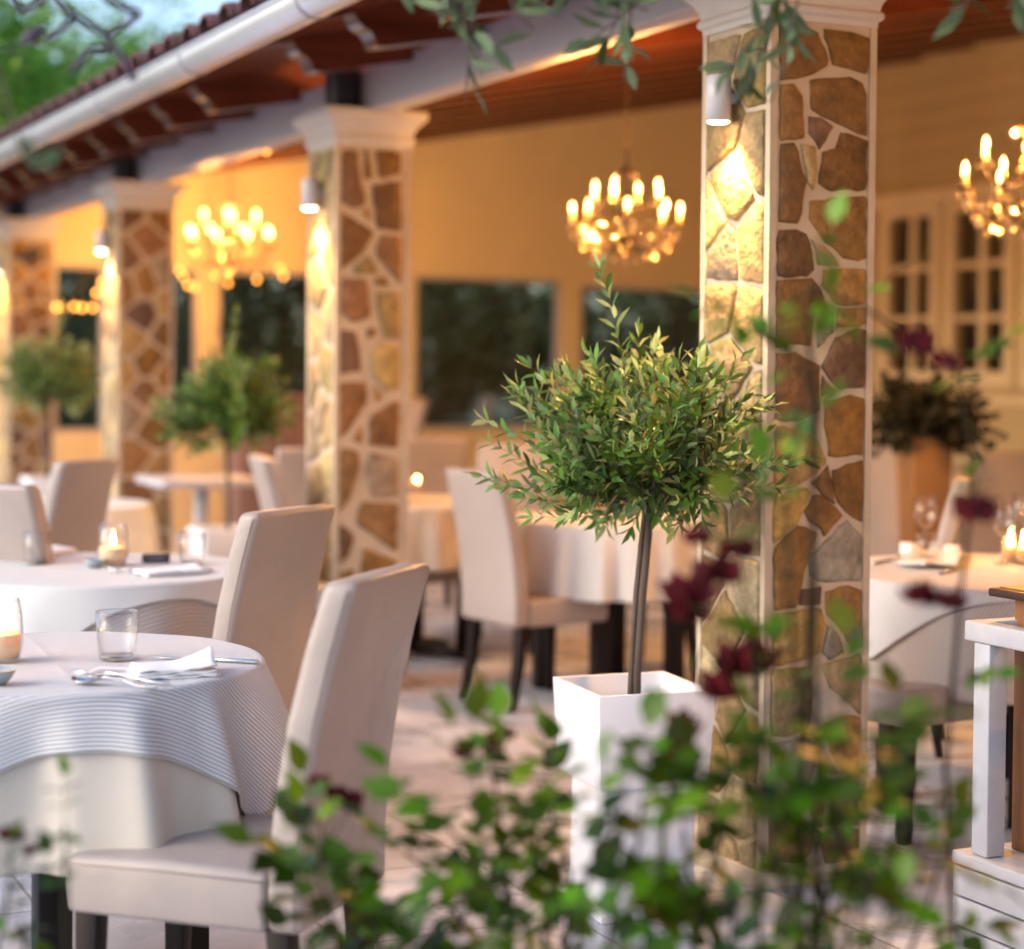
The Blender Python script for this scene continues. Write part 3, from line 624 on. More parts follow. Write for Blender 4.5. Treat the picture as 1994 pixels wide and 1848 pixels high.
c3 = tab(112, 975); table(c3.x, c3.y, .42, 'small round table at the far left between two cream chairs')
cloth('tablecloth', c3.x, c3.y, .425, .2, .72, M['whitecloth'], 'white cloth on the far left table between two cream chairs', 'long white cloths', nf=12, z=.742, square=False, seed=21)
c5 = tab(800, 970); table(c5.x, c5.y, .44, 'round table just right of the second pillar, far back')
cloth('tablecloth', c5.x, c5.y, .445, .2, .73, M['cloth'], 'long pleated cloth just right of the second pillar', 'long white cloths', nf=14, amp=.03, z=.742, square=False, seed=22)
# background chairs
def chpx(x, ytop, rz, label, s=None, ztop=1.0):
    p = on(x, ytop, 2, ztop*(s or 1)); r = rz; return ch(p.x + .1*(-math.sin(r)), p.y + .1*math.cos(r), rz, label, s)
ch(.53, 4.2, -1.25, 'cream chair half hidden by the second pillar, its seat before the pleated cloth')
chpx(845, 852, -.25, 'pale chair back standing beyond the candles, right of the second pillar')
chpx(820, 776, 1.45, 'narrow salmon chair back leaning before the dark far window', 1.12)
chpx(958, 770, 1.3, 'orange chair back behind the left tip of the near olive tree', 1.12)
chpx(1010, 862, 2.5, 'chair facing the camera beyond the pleated white cloth, behind the olive leaves')
chpx(622, 872, -.15, 'pale chair back just left of the second pillar, farther off')
chpx(492, 888, -1.75, 'warm lit chair seen from its side, beside the trunk of the middle olive tree')
chpx(1716, 868, -1.15, 'brown lit chair with a grey side, just right of the nearest pillar')
chpx(1975, 880, -.1, 'dark mauve chair back at the right edge behind the wine glasses')
chpx(1897, 962, math.radians(50), 'pale chair back seen edge on behind the wine glasses at the right', None, .94)
p = on(1764, 1421, 2, .35); sto = thing('stool', (p.x, p.y, 0), 'backless cream upholstered seat on dark legs, just right of the nearest pillar', 'stool', rz=math.radians(8.7))
bev(MB().box((0, 0, .35), (.44, .42, .46)).build('seat', M['leather'], sto), .014, 4)
for x in (.03, .37):
    for y in (.03, .35):
        l = MB(); l.loft([[Vector((x+a*k, y+b*k, z)) for a, b in ((0, 0), (1, 0), (1, 1), (0, 1))] for z, k in ((0, .034), (.349, .046))], smooth=False); l.build('leg', M['legwood'], sto)
# small white table + cupboard
p = tab(392, 926, .76); st = thing('square_table', (p.x, p.y, 0), 'small square white pedestal table between the third and second pillars', 'table')
bev(MB().box((-.3, -.3, .71), (.3, .3, .75)).build('tabletop', M['white_wood'], st), .005)
bev(MB().box((-.035, -.035, .02), (.035, .035, .709)).build('pedestal', M['white_wood'], st), .004); MB().box((-.2, -.2, 0), (.2, .2, .019)).build('foot', M['white_wood'], st)
p = on(572, 768, 1, 10.9); cb = thing('cupboard', (p.x, 11.0, 0), 'mauve brown cupboard against the far wall, left of the second pillar', 'cupboard')
M['mauve'] = mat('mauve_paint', (.25, .16, .15), .6)
bev(MB().box((-.5, -.16, 0), (.55, .2, p.z)).build('carcass', M['mauve'], cb), .006)
for s in (0, 1): bev(MB().box((-.47+s*.51, -.185, .06), (.01+s*.51, -.161, p.z-.05)).build('door', M['mauve'], cb), .004)
# ------------------------------------------------------------------ tableware
def tumbler(p, h=.1, r=.042, label='', name='tumbler'):
    t = thing(name, p, label, 'glass', 'clear drinking glasses')
    b = MB(); b.lathe([(.001, .0), (r*.78, 0), (r*.84, .006), (r*.93, h*.5), (r, h), (r-.0018, h), (r*.93-.0022, h*.5), (r*.8-.002, .014), (.001, .011)], 32, cap=False); b.build('tumbler_body', M['glass'], t)
    MB().tube([((r-.001)*math.cos(a*math.pi/16), (r-.001)*math.sin(a*math.pi/16), h) for a in range(33)], .0012, 6).build('rim', M['glass2'], t)
    MB().lathe([(.001, .0015), (r*.76, .0015), (r*.8, .005), (r*.78, .0095), (.001, .0095)], 28).build('base', M['glass2'], t)
    return t
M['glass2'] = glassmat('thick_glass', (.86, .89, .92), .05, 1.6)
def wineglass(p, label, s=1):
    t = thing('wine_glass', p, label, 'glass', 'stemmed wine glasses')
    MB().lathe([(a*s, b*s) for a, b in ((.001, 0), (.034, 0), (.034, .002), (.012, .005), (.004, .012), (.0035, .085), (.008, .092))], 24).build('stem', M['glass2'], t)
    MB().lathe([(a*s, b*s) for a, b in ((.004, .09), (.02, .1), (.036, .125), (.042, .145), (.04, .17), (.034, .215), (.033, .215), (.039, .17), (.0405, .145), (.035, .127), (.019, .103), (.003, .094))], 28, cap=False).build('bowl', M['glass'], t)
    MB().tube([(.0335*s*math.cos(a*math.pi/16), .0335*s*math.sin(a*math.pi/16), .215*s) for a in range(33)], .0009, 6).build('rim', M['glass2'], t)
def candle(p, label, h=.13, r=.045, wax=.055, m='wax', tall=False, fl=1.0):
    t = thing('candle_glass', p, label, 'candle', 'candles burning in glass holders')
    pr = [(.001, 0), (r*.8, 0), (r*.98, h*.2), (r, h*.35), (r*.93, h*.75), (r*.78, h), (r*.78-.0018, h), (r*.93-.002, h*.75), (r-.0025, h*.35), (r*.96-.0025, h*.2), (r*.78, .005), (.001, .005)] if not tall else [(.001, 0), (r, 0), (r, h), (r-.0018, h), (r-.002, .005), (.001, .005)]
    MB().lathe(pr, 28, cap=False).build('holder', M['glass'], t)
    rr = .9*r if not tall else .8*r
    MB().lathe([(.001, .006), (rr*.82, .006), (rr, h*.22), (rr, wax-.004), (rr*.93, wax), (.006, wax-.004), (.001, wax-.004)], 24).build('wax', M[m], t)
    MB().tube([(0, 0, wax-.004), (.001, 0, wax+.008)], .0012, 6).build('wick', M['wick'], t)
    MB().lathe([(.001, wax+.004), (.0052*fl, wax+.01), (.0062*fl, wax+.017), (.0042*fl, wax+.028), (.0008, wax+.042*fl)], 10).build('flame', M['flame'], t)
def bowl(p, r, label):
    t = thing('small_bowl', p, label, 'bowl', 'small bowls on the tables')
    MB().lathe([(.001, 0), (r*.5, 0), (r*.8, r*.35), (r, r*.75), (r-.003, r*.75), (r*.77, r*.37), (r*.45, .006), (.001, .006)], 28, cap=False).build('bowl_body', M['bowl'], t)
    MB().lathe([(r*.42, 0), (r*.48, 0), (r*.45, .003), (r*.4, .003)], 20, cap=False).build('foot_ring', M['bowl'], t)
def frame2(p, q):
    d = (q - p); d.z = 0; L = d.length; d.normalize(); n = Vector((-d.y, d.x, 0)); return d, n, L
def ribbon(mb, p, d, n, prof):      # prof: (s, halfwidth, z, thick)
    loops = []
    for s, w_, z, tk in prof:
        o = p + d*s; loops.append([o+n*w_+Vector((0,0,z)), o-n*w_+Vector((0,0,z)), o-n*w_+Vector((0,0,z+tk)), o+n*w_+Vector((0,0,z+tk))])
    mb.loft(loops)
def spoon(p, q, label):
    d, n, L = frame2(p, q); t = thing('spoon', p, label, 'spoon')
    b = MB(); loops = []
    for k in range(9):
        a = math.pi*k/8; s = .03*(1-math.cos(a)); w_ = .019*math.sin(a)+.0015; z = .002+.008*(1-math.sin(a)**1)+(.0 if k < 5 else .003*(k-4)/4)
        o = p+d*s; loops.append([o+n*w_+Vector((0,0,z+.005)), o+n*w_*.5+Vector((0,0,z+.001)), o-n*w_*.5+Vector((0,0,z+.001)), o-n*w_+Vector((0,0,z+.005)), o-n*w_+Vector((0,0,z+.0062)), o-n*w_*.5+Vector((0,0,z+.0025)), o+n*w_*.5+Vector((0,0,z+.0025)), o+n*w_+Vector((0,0,z+.0062))])
    b.loft(loops); b.build('bowl', M['steel'], t, world=True)
    h = MB(); ribbon(h, p, d, n, [(.058, .002, .012, .002), (.075, .0025, .017, .002), (.11, .003, .012, .002), (L*.8, .006, .003, .002), (L-.004, .007, .002, .002), (L, .004, .002, .002)]); h.build('handle', M['steel'], t, world=True)
def fork(p, q, label):
    d, n, L = frame2(p, q); t = thing('fork', p, label, 'fork')
    b = MB()
    for k in range(4): o = p + n*(k-1.5)*.0065; ribbon(b, o, d, n, [(0, .0006, .016, .001), (.02, .0014, .009, .0015), (.045, .0016, .006, .0015)])
    ribbon(b, p, d, n, [(.044, .0125, .006, .0015), (.055, .012, .006, .0016), (.068, .003, .009, .0018)]); b.build('head', M['steel'], t, world=True)
    h = MB(); ribbon(h, p, d, n, [(.067, .003, .009, .002), (.085, .0025, .015, .002), (.12, .003, .012, .002), (L*.8, .006, .0045, .002), (L-.004, .007, .003, .002), (L, .004, .003, .002)]); h.build('handle', M['steel'], t, world=True)
def knife(p, q, label):
    d, n, L = frame2(p, q); t = thing('knife', p, label, 'knife')
    b = MB(); ribbon(b, p, d, n, [(0, .001, .002, .001), (.02, .007, .002, .0012), (L*.52, .009, .002, .0016)]); b.build('blade', M['steel'], t, world=True)
    h = MB(); ribbon(h, p, d, n, [(L*.52, .0045, .001, .004), (L*.7, .006, .0, .006), (L-.005, .0085, 0, .006), (L, .006, .001, .004)]); h.build('handle', M['steel'], t, world=True)
def napkin(p, q, wd, label, peak=.0, layers=4):
    d, n, L = frame2(p, q); t = thing('napkin', p, label, 'napkin', 'folded cloth napkins')
    for k in range(layers):
        mb = MB(); NX, NY = 14, 8; vs = []
        for j in range(NY+1):
            for i in range(NX+1):
                s = i/NX; v = j/NY; z = .0025+k*.0045 + .0012*math.sin(9*s+k*2)*(1-v) + .0025*math.sin(26*s + k)*(1 if j == 0 else 0)*.5
                if peak and k == layers-1: z += peak*max(0, (s-.45)/.55)**1.6*(1-abs(v-.75)*1.1)
                ins = .002*k
                vs.append(p + d*(ins+s*(L-2*ins)+(.002*math.sin(7*v+k))) + n*(ins+v*(wd-2*ins)) + Vector((0, 0, z)))
        W_ = NX+1; fs = [(j*W_+i, j*W_+i+1, (j+1)*W_+i+1, (j+1)*W_+i) for j in range(NY) for i in range(NX)]
        mb.add(vs, fs, 0, True); o = mb.build('fold', M['napkin'], t, world=True); sl = o.modifiers.new('t', 'SOLIDIFY'); sl.thickness = .0028; sl.offset = 0
ZT = .749
tumbler(tab(228, 1283, ZT), .103, .047, 'clear tumbler standing on the nearest table')
candle(tab(6, 1287, ZT), 'candle burning in a rounded glass at the left edge of the nearest table', .135, .043, .06)
bowl(tab(-8, 1332, ZT), .04, 'grey bowl cut by the left edge of the nearest table')
spoon(tab(140, 1331, ZT), tab(306, 1341, ZT), 'steel spoon lying in front of the fork on the nearest table')
fork(tab(142, 1318, ZT), tab(329, 1334, ZT), 'steel fork beside the spoon on the nearest table')
knife(tab(300, 1281, ZT), tab(503, 1291, ZT), 'steel knife behind the folded napkin on the nearest table')
napkin(tab(262, 1325, ZT), tab(430, 1318, ZT), .13, 'white folded napkin with a raised corner on the nearest table', .035)
p = tab(161, 1314, ZT); q = tab(262, 1317, ZT); d, n, L = frame2(p, q); cdn = thing('menu_card', p, 'white printed card lying half under the napkin on the nearest table', 'card')
mb = MB(); mb.prism([p+Vector((0,0,.001)), q+d*.04+Vector((0,0,.001)), q+d*.04+n*.1+Vector((0,0,.001)), p+n*.1+Vector((0,0,.001))], (0, 0, .0008)); mb.build('sheet', M['paper'], cdn, world=True)
ink = MB()
for k in range(7):
    s0 = p + n*(.012+k*.008) + d*.012 + Vector((0, 0, .0022)); ln = U(.05, .085); ink.prism([s0, s0+d*ln, s0+d*ln+n*.002, s0+n*.002], (0, 0, .0002))
ink.build('print', M['ink'], cdn, world=True)
tumbler(tab(73, 1098, ZT), .1, .044, 'tumbler at the left end of the second table')
tumbler(tab(373, 1099, ZT), .1, .044, 'tumbler at the right end of the second table')
candle(tab(220, 1101, ZT), 'candle in a rounded glass at the middle of the second table', .135, .049, .06)
bowl(tab(184, 1105, ZT), .033, 'grey bowl beside the candle on the second table')
napkin(tab(286, 1124, ZT), tab(408, 1117, ZT), .12, 'folded napkin on the front right of the second table', .012, 3)
napkin(tab(106, 1083, ZT), tab(152, 1076, ZT), .12, 'folded napkin behind the left tumbler of the second table', .01, 3)
fork(tab(208, 1112, ZT), tab(268, 1121, ZT), 'steel fork in front of the candle on the second table')
knife(tab(300, 1112, ZT), tab(415, 1111, ZT), 'steel knife behind the front napkin of the second table')
p = tab(276, 1096, ZT); q = tab(330, 1096, ZT); d, n, L = frame2(p, q); ph = thing('card_stand', p, 'small dark block standing between candle and right tumbler on the second table', 'stand')
mb = MB(); mb.prism([p, q, q+n*.03, p+n*.03], (0, 0, .028)); bev(mb.build('block', M['darkplastic'], ph, world=True), .003)
mb = MB(); mb.prism([p+d*.02-n*.001+Vector((0,0,.005)), q-d*.02-n*.001+Vector((0,0,.005)), q-d*.02-n*.001+Vector((0,0,.022)), p+d*.02-n*.001+Vector((0,0,.022))], n*-.001); mb.build('front_panel', M['screen'], ph, world=True)
# right table
p = tab(1804, 1088, ZT); tumbler(p, .085, .037, 'tumbler in front of the wine glass on the right table')
wineglass(tab(1800, 1080, ZT), 'wine glass standing behind the tumbler on the right table', .95)
wineglass(tab(1952, 1098, ZT), 'wine glass just left of the two candles on the right table', .95)
wineglass(tab(1990, 1078, ZT), 'wine glass cut by the right edge of the photo', .98)
candle(tab(1966, 1094, ZT), 'tall candle glass left of its twin on the right table', .1, .03, .05, 'wax2', True, 1.4)
candle(tab(1992, 1098, ZT), 'tall candle glass cut by the right edge on the right table', .1, .034, .052, 'wax2', True, 1.4)
pp = [tab(1736, 1103, ZT), tab(1862, 1110, ZT), tab(1880, 1083, ZT), tab(1775, 1078, ZT)]
pt = thing('square_plate', pp[0], 'white square plate with upturned corners on the right table', 'plate')
cp = sum(pp, Vector())/4; mb = MB(); loops = [[cp+(v-cp)*s+Vector((0,0,z)) for v in pp] for s, z in ((.6, 0), (.8, .004), (1, .016), (1.0, .019), (.78, .007), (.55, .004))]
mb.loft(loops, smooth=False); bev(mb.build('plate_body', M['ceramic'], pt, world=True), .002); 
napkin(tab(1745, 1098, ZT+.012)+Vector((0,0,0)), tab(1800, 1102, ZT+.012), .09, 'white napkin folded on the square plate', .012, 2)
pb = tab(1770, 1080, ZT); bb = thing('sugar_box', pb, 'small white box behind the square plate', 'box'); bev(MB().box((-.02, -.03, 0), (.02, .03, .035)).build('box_body', M['ceramic'], bb), .003); bev(MB().box((-.021, -.031, .0355), (.021, .031, .042)).build('lid', M['ceramic'], bb), .002)
t = thing('small_bowl', tab(1853, 1080, ZT), 'white bowl right of the tumbler on the right table', 'bowl', 'small bowls on the tables'); MB().lathe([(.001, 0), (.025, 0), (.034, .03), (.032, .03), (.023, .004), (.001, .004)], 24, cap=False).build('bowl_body', M['ceramic'], t); MB().lathe([(.018, 0), (.022, 0), (.021, .002), (.017, .002)], 16, cap=False).build('foot_ring', M['ceramic'], t)
knife(tab(1865, 1108, ZT), tab(1826, 1119, ZT), 'knife with glinting handle in front of the square plate')
knife(tab(1765, 1082, ZT), tab(1700, 1099, ZT), 'knife at the left edge of the right table')
# far table candles
for x, y, l in ((793, 955, 'candle glass on the far table, nearer the second pillar'), (812, 957, 'candle glass on the far table, right of its twin')): candle(tab(x, y+2, ZT), l, .1, .03, .05, 'wax2', True, .6)
c7 = tab(1720, 912, ZT); table(c7.x+.35, c7.y+.05, .42, 'far round table hidden mostly by the nearest pillar'); cloth('tablecloth', c7.x+.35, c7.y+.05, .425, .1, .7, M['cloth'], 'long cloth of the far table beside the tan pot', 'long white cloths', nf=12, z=.742, square=False, seed=31)
candle(tab(1706, 914, ZT), 'glowing amber candle just right of the nearest pillar', .12, .04, .075, 'wax2', False, 1.8)
# ------------------------------------------------------------------ planters and olive trees
def make_planter():
    t = thing('planter', (0, 0, 0), 'x', 'planter', 'tall white square planters along the pillars')
    b = MB(); H = .575; T_ = .16; B = .128; w_ = .012; zb = .335; BI = .122
    def sq(h, z): return [Vector(p) for p in ((-h, -h, z), (h, -h, z), (h, h, z), (-h, h, z))]
    b.loft([sq(.124, .02), sq(.119, zb), ], smooth=False); bev(b.build('lower_body', M['planter'], t), .003, 2)
    u = MB(); u.loft([sq(T_-.012, zb+.001), sq(T_, H), sq(T_-w_, H), sq(T_-w_-.008, H-.17)], smooth=False); bev(u.build('upper_body', M['planter'], t), .0015, 2)
    MB().loft([sq(T_-w_-.006, H-.125), sq(T_-w_-.0055, H-.12)], smooth=False).build('soil', M['soil'], t)
    s = MB(); s.box((-.14, -.14, 0), (.14, .14, .019)); bev(s.build('foot_plate', M['planter'], t), .003, 2)
    return t
pang = math.radians(3)
pl1 = make_planter(); pl1.location = (-.405, .03, 0); pl1.rotation_euler = (0, 0, math.radians(-6)); 
pl1['label'] = 'white square planter in sharp view in front of the nearest pillar'
def leafgeo(mb, p, d, nrm, L_, W_, col, curl=.12):
    d = d.normalized(); s = d.cross(nrm).normalized(); nn = s.cross(d)
    pts = [p, p+d*L_*.3+s*W_*.42+nn*W_*.12, p+d*L_*.62+s*W_*.46+nn*W_*.1, p+d*L_-nn*L_*curl, p+d*L_*.62-s*W_*.46+nn*W_*.1, p+d*L_*.3-s*W_*.42+nn*W_*.12, p+d*L_*.32, p+d*L_*.64-nn*L_*curl*.3]
    mb.col = (*col, 1); mb.add(pts, [(0, 1, 6), (1, 2, 7, 6), (2, 3, 7), (6, 5, 0), (6, 7, 4, 5), (7, 3, 4)], 0, True)
def rv(rs): 
    while True:
        v = Vector((rs.uniform(-1, 1), rs.uniform(-1, 1), rs.uniform(-1, 1)))
        if .05 < v.length < 1: return v.normalized()
def twig(lf, wood, p0, d, L_, rs, ll=.052, lw=.011, step=.018, droop=.0, wr=.0016, br=(0.75, 1.3), start=.0):
    p = p0.copy(); d = d.normalized(); n = max(3, int(L_/step)); pts = [p.copy()]; side = rv(rs); 
    for k in range(n):
        d = (d + rv(rs)*.10 + Vector((0, 0, -droop))).normalized(); p = p + d*(L_/n); pts.append(p.copy())
        if k/n < start: continue
        side = (Matrix.Rotation(math.pi/2 + rs.uniform(-.3, .3), 3, d) @ side); side = (side - d*side.dot(d)).normalized()
        for s in (-1, 1):
            ld = (d*rs.uniform(.6, 1.1) + side*s*rs.uniform(.6, 1.0) + Vector((0, 0, rs.uniform(-.15, .15)))).normalized()
            f = rs.uniform(*br); sc_ = rs.uniform(.65, 1.1)*(1-.25*k/n)
            leafgeo(lf, p, ld, (d + rv(rs)*.6).normalized(), ll*sc_, lw*rs.uniform(.8, 1.15), (f*rs.uniform(.8, 1.3), f, f*rs.uniform(.7, 1.1)), rs.uniform(-.05, .2))
    leafgeo(lf, p, d, rv(rs), ll*.8, lw*.9, (1.1, 1.15, .9))
    if wood is not None: wood.tube(pts, [wr*(1-.6*i/n) for i in range(n+1)], 4)
    return pts
def olive(seed, ntw, extra=(), zt=1.05):
    rs = random.Random(seed); t = thing('olive_tree', (0, 0, 0), 'x', 'tree', 'clipped olive trees in planters')
    tr = MB(); 
    tr.tube([(-.012, 0, .44), (-.014, .003, .6), (-.006, 0, .8), (.006, 0, .95), (.012, .002, zt)], [.0125, .0115, .011, .0105, .0115], 9)
    tr.tube([(-.03, .01, .44), (-.028, .008, .6), (-.02, .008, .8), (-.008, .008, .95), (.004, .008, zt)], [.008, .0075, .0075, .007, .007], 8)
    wd = MB(); lf = MB(); top = Vector((.01, 0, zt-.02)); cen = Vector((0, 0, zt+.19))
    mains = []
    for k in range(13):
        a = k*2.4; el = rs.uniform(.1, 1.2); d = Vector((math.cos(a)*math.cos(el), math.sin(a)*math.cos(el), math.sin(el)))
        e = top + Vector((d.x*.2, d.y*.2, d.z*.24)); m_ = (top+e)/2 + rv(rs)*.012; tr.tube([top, m_, e], [.007, .005, .003], 6); mains.append((m_, e, d))
    for k in range(ntw):
        m_, e, d0 = rs.choice(mains); b_ = m_.lerp(e, rs.random()*1.05)
        o = (Vector((rs.gauss(0, 1), rs.gauss(0, 1), rs.gauss(.3, .6))).normalized() - r0*.55).normalized()
        d = (o + d0*.5 + Vector((0, 0, .15 if o.z > 0 else -.15))).normalized()
        L_ = rs.uniform(.1, .22) * (1.1 if d.z > .4 else (1.15 if d.z > 0 else .7))
        twig(lf, wd, b_, d, L_, rs, droop=-.01 if d.z > 0 else .02, ll=.072, lw=.017, step=.023, br=(.3, 1.5))
    for p0, d, L_ in extra: twig(lf, wd, top + Vector(p0), Vector(d), L_, rs, ll=.07, lw=.016, step=.026, droop=-.02, br=(.5, 1.6))
    tr.build('trunk', M['bark'], t); wd.build('twigs', M['bark'], t); lf.build('leaves', M['olive'], t); return t
# local camera-right axis r0, up
def cr_(a, b, c=0): v = r0*a + f0*c; return (v.x, v.y, b)
ex = [(cr_(-.05, .1), cr_(-.45, .55), .30), (cr_(-.1, .12), cr_(-.5, .5), .32), (cr_(-.13, .08), cr_(-.7, .35), .3), (cr_(-.1, .05), cr_(-.8, .25), .36), (cr_(-.16, .03), cr_(-.8, .3), .28), (cr_(-.14, .1), cr_(-.8, .6), .26), (cr_(-.18, .08), cr_(-.75, .5), .26), (cr_(-.16, .14), cr_(-.6, .7), .25), (cr_(-.2, .02), cr_(-.95, .25), .24), (cr_(-.15, -.01), cr_(-1, .05), .25), (cr_(-.07, .28), cr_(-.12, 1), .34), (cr_(-.03, .22), cr_(-.05, 1), .22),
      (cr_(.0, .2), cr_(.05, 1), .2), (cr_(.08, .18), cr_(.15, 1), .22), (cr_(.12, .15), cr_(.3, .9), .2), (cr_(-.12, 0), cr_(-.9, .05), .2), (cr_(-.1, -.02), cr_(-.9, -.2), .2),
      (cr_(-.14, .16), cr_(-.45, .8), .2), (cr_(-.2, .13), cr_(-.4, .8), .18), (cr_(-.1, .2), cr_(-.3, .9), .2), (cr_(.16, .05), cr_(.8, .1), .16), (cr_(.02, .22), cr_(.1, 1), .16)]
ot = olive(3, 235, ex); ot.location = (-.39, .03, 0); ot.rotation_euler = (0, .02, 0); ot['label'] = 'sharp bushy olive tree on a thin twin trunk in the near white planter'
for (x, Y), lb, lp, rz, s in (((443, 4.9), 'blurred olive tree between the third and second pillars', 'white planter under the middle olive tree, hidden by chairs', 1.9, 1.0), ((92, 9.4), 'blurred olive tree farthest left, before the farthest pillar', 'white planter under the farthest left olive tree', 4.0, 1.08)):
    p = on(x, 950, 1, Y); print('olive', p); dup(ot, (p.x, p.y, 0), rz, lb, s); dup(pl1, (p.x, p.y, 0), 0, lp)
# ------------------------------------------------------------------ pot with dark bush
p = dep(1800, 850, 9.2); tp = thing('tan_pot', (p.x, p.y, 0), 'tall tapering tan pot holding a dark bush, right of the nearest pillar', 'pot', rz=-.25)
def sq2(h, z): return [Vector(q) for q in ((-h, -h, z), (h, -h, z), (h, h, z), (-h, h, z))]
zr = p.z; u = MB(); u.loft([sq2(.07, 0), sq2(.105, zr-.05)], smooth=False); bev(u.build('body', M['tanpot'], tp), .006)
u = MB(); u.loft([sq2(.112, zr-.05), sq2(.117, zr), sq2(.098, zr), sq2(.095, zr-.04)], smooth=False); bev(u.build('rim', M['tanpot'], tp), .004)
rs = random.Random(5); lf = MB(); wd = MB()
for k in range(200):
    d = Vector((rs.gauss(.1, .4), rs.gauss(0, .35), rs.uniform(.1, 1.0))); L_ = rs.uniform(.16, .36); st_ = Vector((rs.uniform(-.07, .07), rs.uniform(-.07, .07), zr-.02))
    twig(lf, wd, st_, d, L_, rs, ll=.055, lw=.036, step=.03, droop=.07, wr=.002, br=(.6, 1.3), start=.25)
bs = thing('bush', (p.x, p.y, 0), 'dark leafy bush spilling over the tan pot', 'bush'); wd.build('stems', M['stem'], bs); lf.build('leaves', M['darkbush'], bs)
# ------------------------------------------------------------------ white stand and brown stand at right
def prismz(mb, pts, z0, z1): mb.prism([(q.x, q.y, z0) for q in pts], (0, 0, z1-z0))
A0 = on(1876, 1207, 2, .80); print('stand corner', A0)
sdx = Vector((0, -1, 0)); sdy = Vector((1, 0, 0))
M['stand'] = mat('white_stand_paint', (.36, .36, .39), .5, noise=(7, .12), bump=(30, .002))
ws = thing('white_stand', (A0.x, A0.y, 0), 'white painted wooden frame stand at the right edge, on the white plank platform', 'stand')
zpf = .25
def obx(mb, o, a, b): 
    mb.prism([o+sdx*a[0]+sdy*a[1]+Vector((0,0,a[2])), o+sdx*b[0]+sdy*a[1]+Vector((0,0,a[2])), o+sdx*b[0]+sdy*b[1]+Vector((0,0,a[2])), o+sdx*a[0]+sdy*b[1]+Vector((0,0,a[2]))], (0, 0, b[2]-a[2]))
A00 = Vector((A0.x, A0.y, 0))
for a, b in (((0, 0, .752), (.5, .05, .8)), ((0, .36, .752), (.5, .41, .8)), ((0, .0505, .752), (.05, .3595, .8)), ((.45, .0505, .752), (.5, .3595, .8))):
    mb = MB(); obx(mb, A00, a, b); bev(mb.build('top_rail', M['stand'], ws, world=True), .006)
for a in ((.03, .006), (.41, .006), (.03, .34), (.41, .34)):
    mb = MB(); obx(mb, A00, (a[0], a[1], zpf+.001), (a[0]+.056, a[1]+.055, .7515)); bev(mb.build('leg', M['stand'], ws, world=True), .004)
pf = thing('plank_platform', (A0.x, A0.y, 0), 'low platform of worn white planks at the bottom right corner', 'platform')
for k in range(5):
    mb = MB(); obx(mb, A00, (-.02, -.01+k*.131, zpf-.03), (2.2, -.01+k*.131+.126, zpf)); bev(mb.build('plank', M['stand'], pf, world=True), .004)
    mb = MB()
for k in range(3):
    mb = MB(); obx(mb, A00, (-.012, -.012, .004+k*.072), (2.19, .004, .004+k*.072+.067)); bev(mb.build('side_board', M['stand'], pf, world=True), .003)
for a in ((.0, .006), (2.1, .006), (.0, .59), (2.1, .59)):
    mb = MB(); obx(mb, A00, (a[0]+.001, a[1], 0), (a[0]+.05, a[1]+.05, zpf-.031)); mb.build('leg', M['stand'], pf, world=True)
B0 = on(1940, 1158, 0, .2); B0 = Vector((B0.x, B0.y - .04, 0))
bs2 = thing('wooden_stand', (B0.x, B0.y, 0), 'brown wooden menu stand with a dark-edged lit top at the right edge', 'stand')
mb = MB(); obx(mb, B0, (.0, .02, zpf+.001), (.06, .24, .85)); bev(mb.build('post', M['brownwood'], bs2, world=True), .004)
mb = MB(); obx(mb, B0, (-.05, -.02, .852), (.24, .27, .872)); bev(mb.build('top_board', M['darkedge'], bs2, world=True), .006)
mb = MB(); obx(mb, B0, (-.03, .0, .8725), (.22, .25, .876)); mb.build('top_inlay', M['brownwood'], bs2, world=True)
# ------------------------------------------------------------------ roses in the foreground
def rleaf(mb, p, d, nrm, L_, col):
    d = d.normalized(); s = d.cross(nrm).normalized(); nn = s.cross(d); W_ = L_*.72; mb.col = (*col, 1); n = 5
    prof = [0, .62, .95, .8, .42, 0]; vs = []; 
    for k in range(6): u = k/5; c = p + d*L_*u - nn*L_*.18*u*u; vs += [c + s*W_*.5*prof[k] + nn*.06*L_*prof[k], c, c - s*W_*.5*prof[k] + nn*.06*L_*prof[k]]
    fs = []
    for k in range(5): fs += [(3*k, 3*k+1, 3*k+4, 3*k+3), (3*k+1, 3*k+2, 3*k+5, 3*k+4)]
    mb.add(vs, fs, 0, True)
def spray(lf, wd, p, d, rs, L_=.04, dark=1.0, n=5):
    L_ *= 1.3
    d = d.normalized(); side = d.cross(Vector((0, 0, 1)) + rv(rs)*.4).normalized(); st = L_*1.1
    wd.tube([p, p+d*st*.5, p+d*st*1.6+Vector((0, 0, -.1*st))], .0009, 4)
    nr = (Vector((0, 0, 1)) + rv(rs)*.6 - FW*.25).normalized()
    for k in range(n):
        f = rs.choice((.3, .45, .7, 1.0, 1.6))*rs.uniform(.8, 1.2)*dark; col = (f*rs.uniform(.65, 1.25), f, f*rs.uniform(.5, 1.1))
        if k == 0: rleaf(lf, p+d*st*1.6, d, nr, L_, col)
        else: s = 1 if k % 2 else -1; q = p + d*st*(.6 + .5*((k-1)//2)); rleaf(lf, q, (side*s+d*.5), nr, L_*rs.uniform(.7, .95), col)
def bloom(mb, p, r, rs):
    for k in range(14):
        a = k*2.4; tilt = .3 + k*.06; d = Vector((math.cos(a)*math.sin(tilt), math.sin(a)*math.sin(tilt), math.cos(tilt))); f = rs.uniform(.6, 1.3)
        rleaf(mb, p + d*r*.15, d, (d.cross(rv(rs))).normalized(), r*rs.uniform(.8, 1.1), (f, f, f))
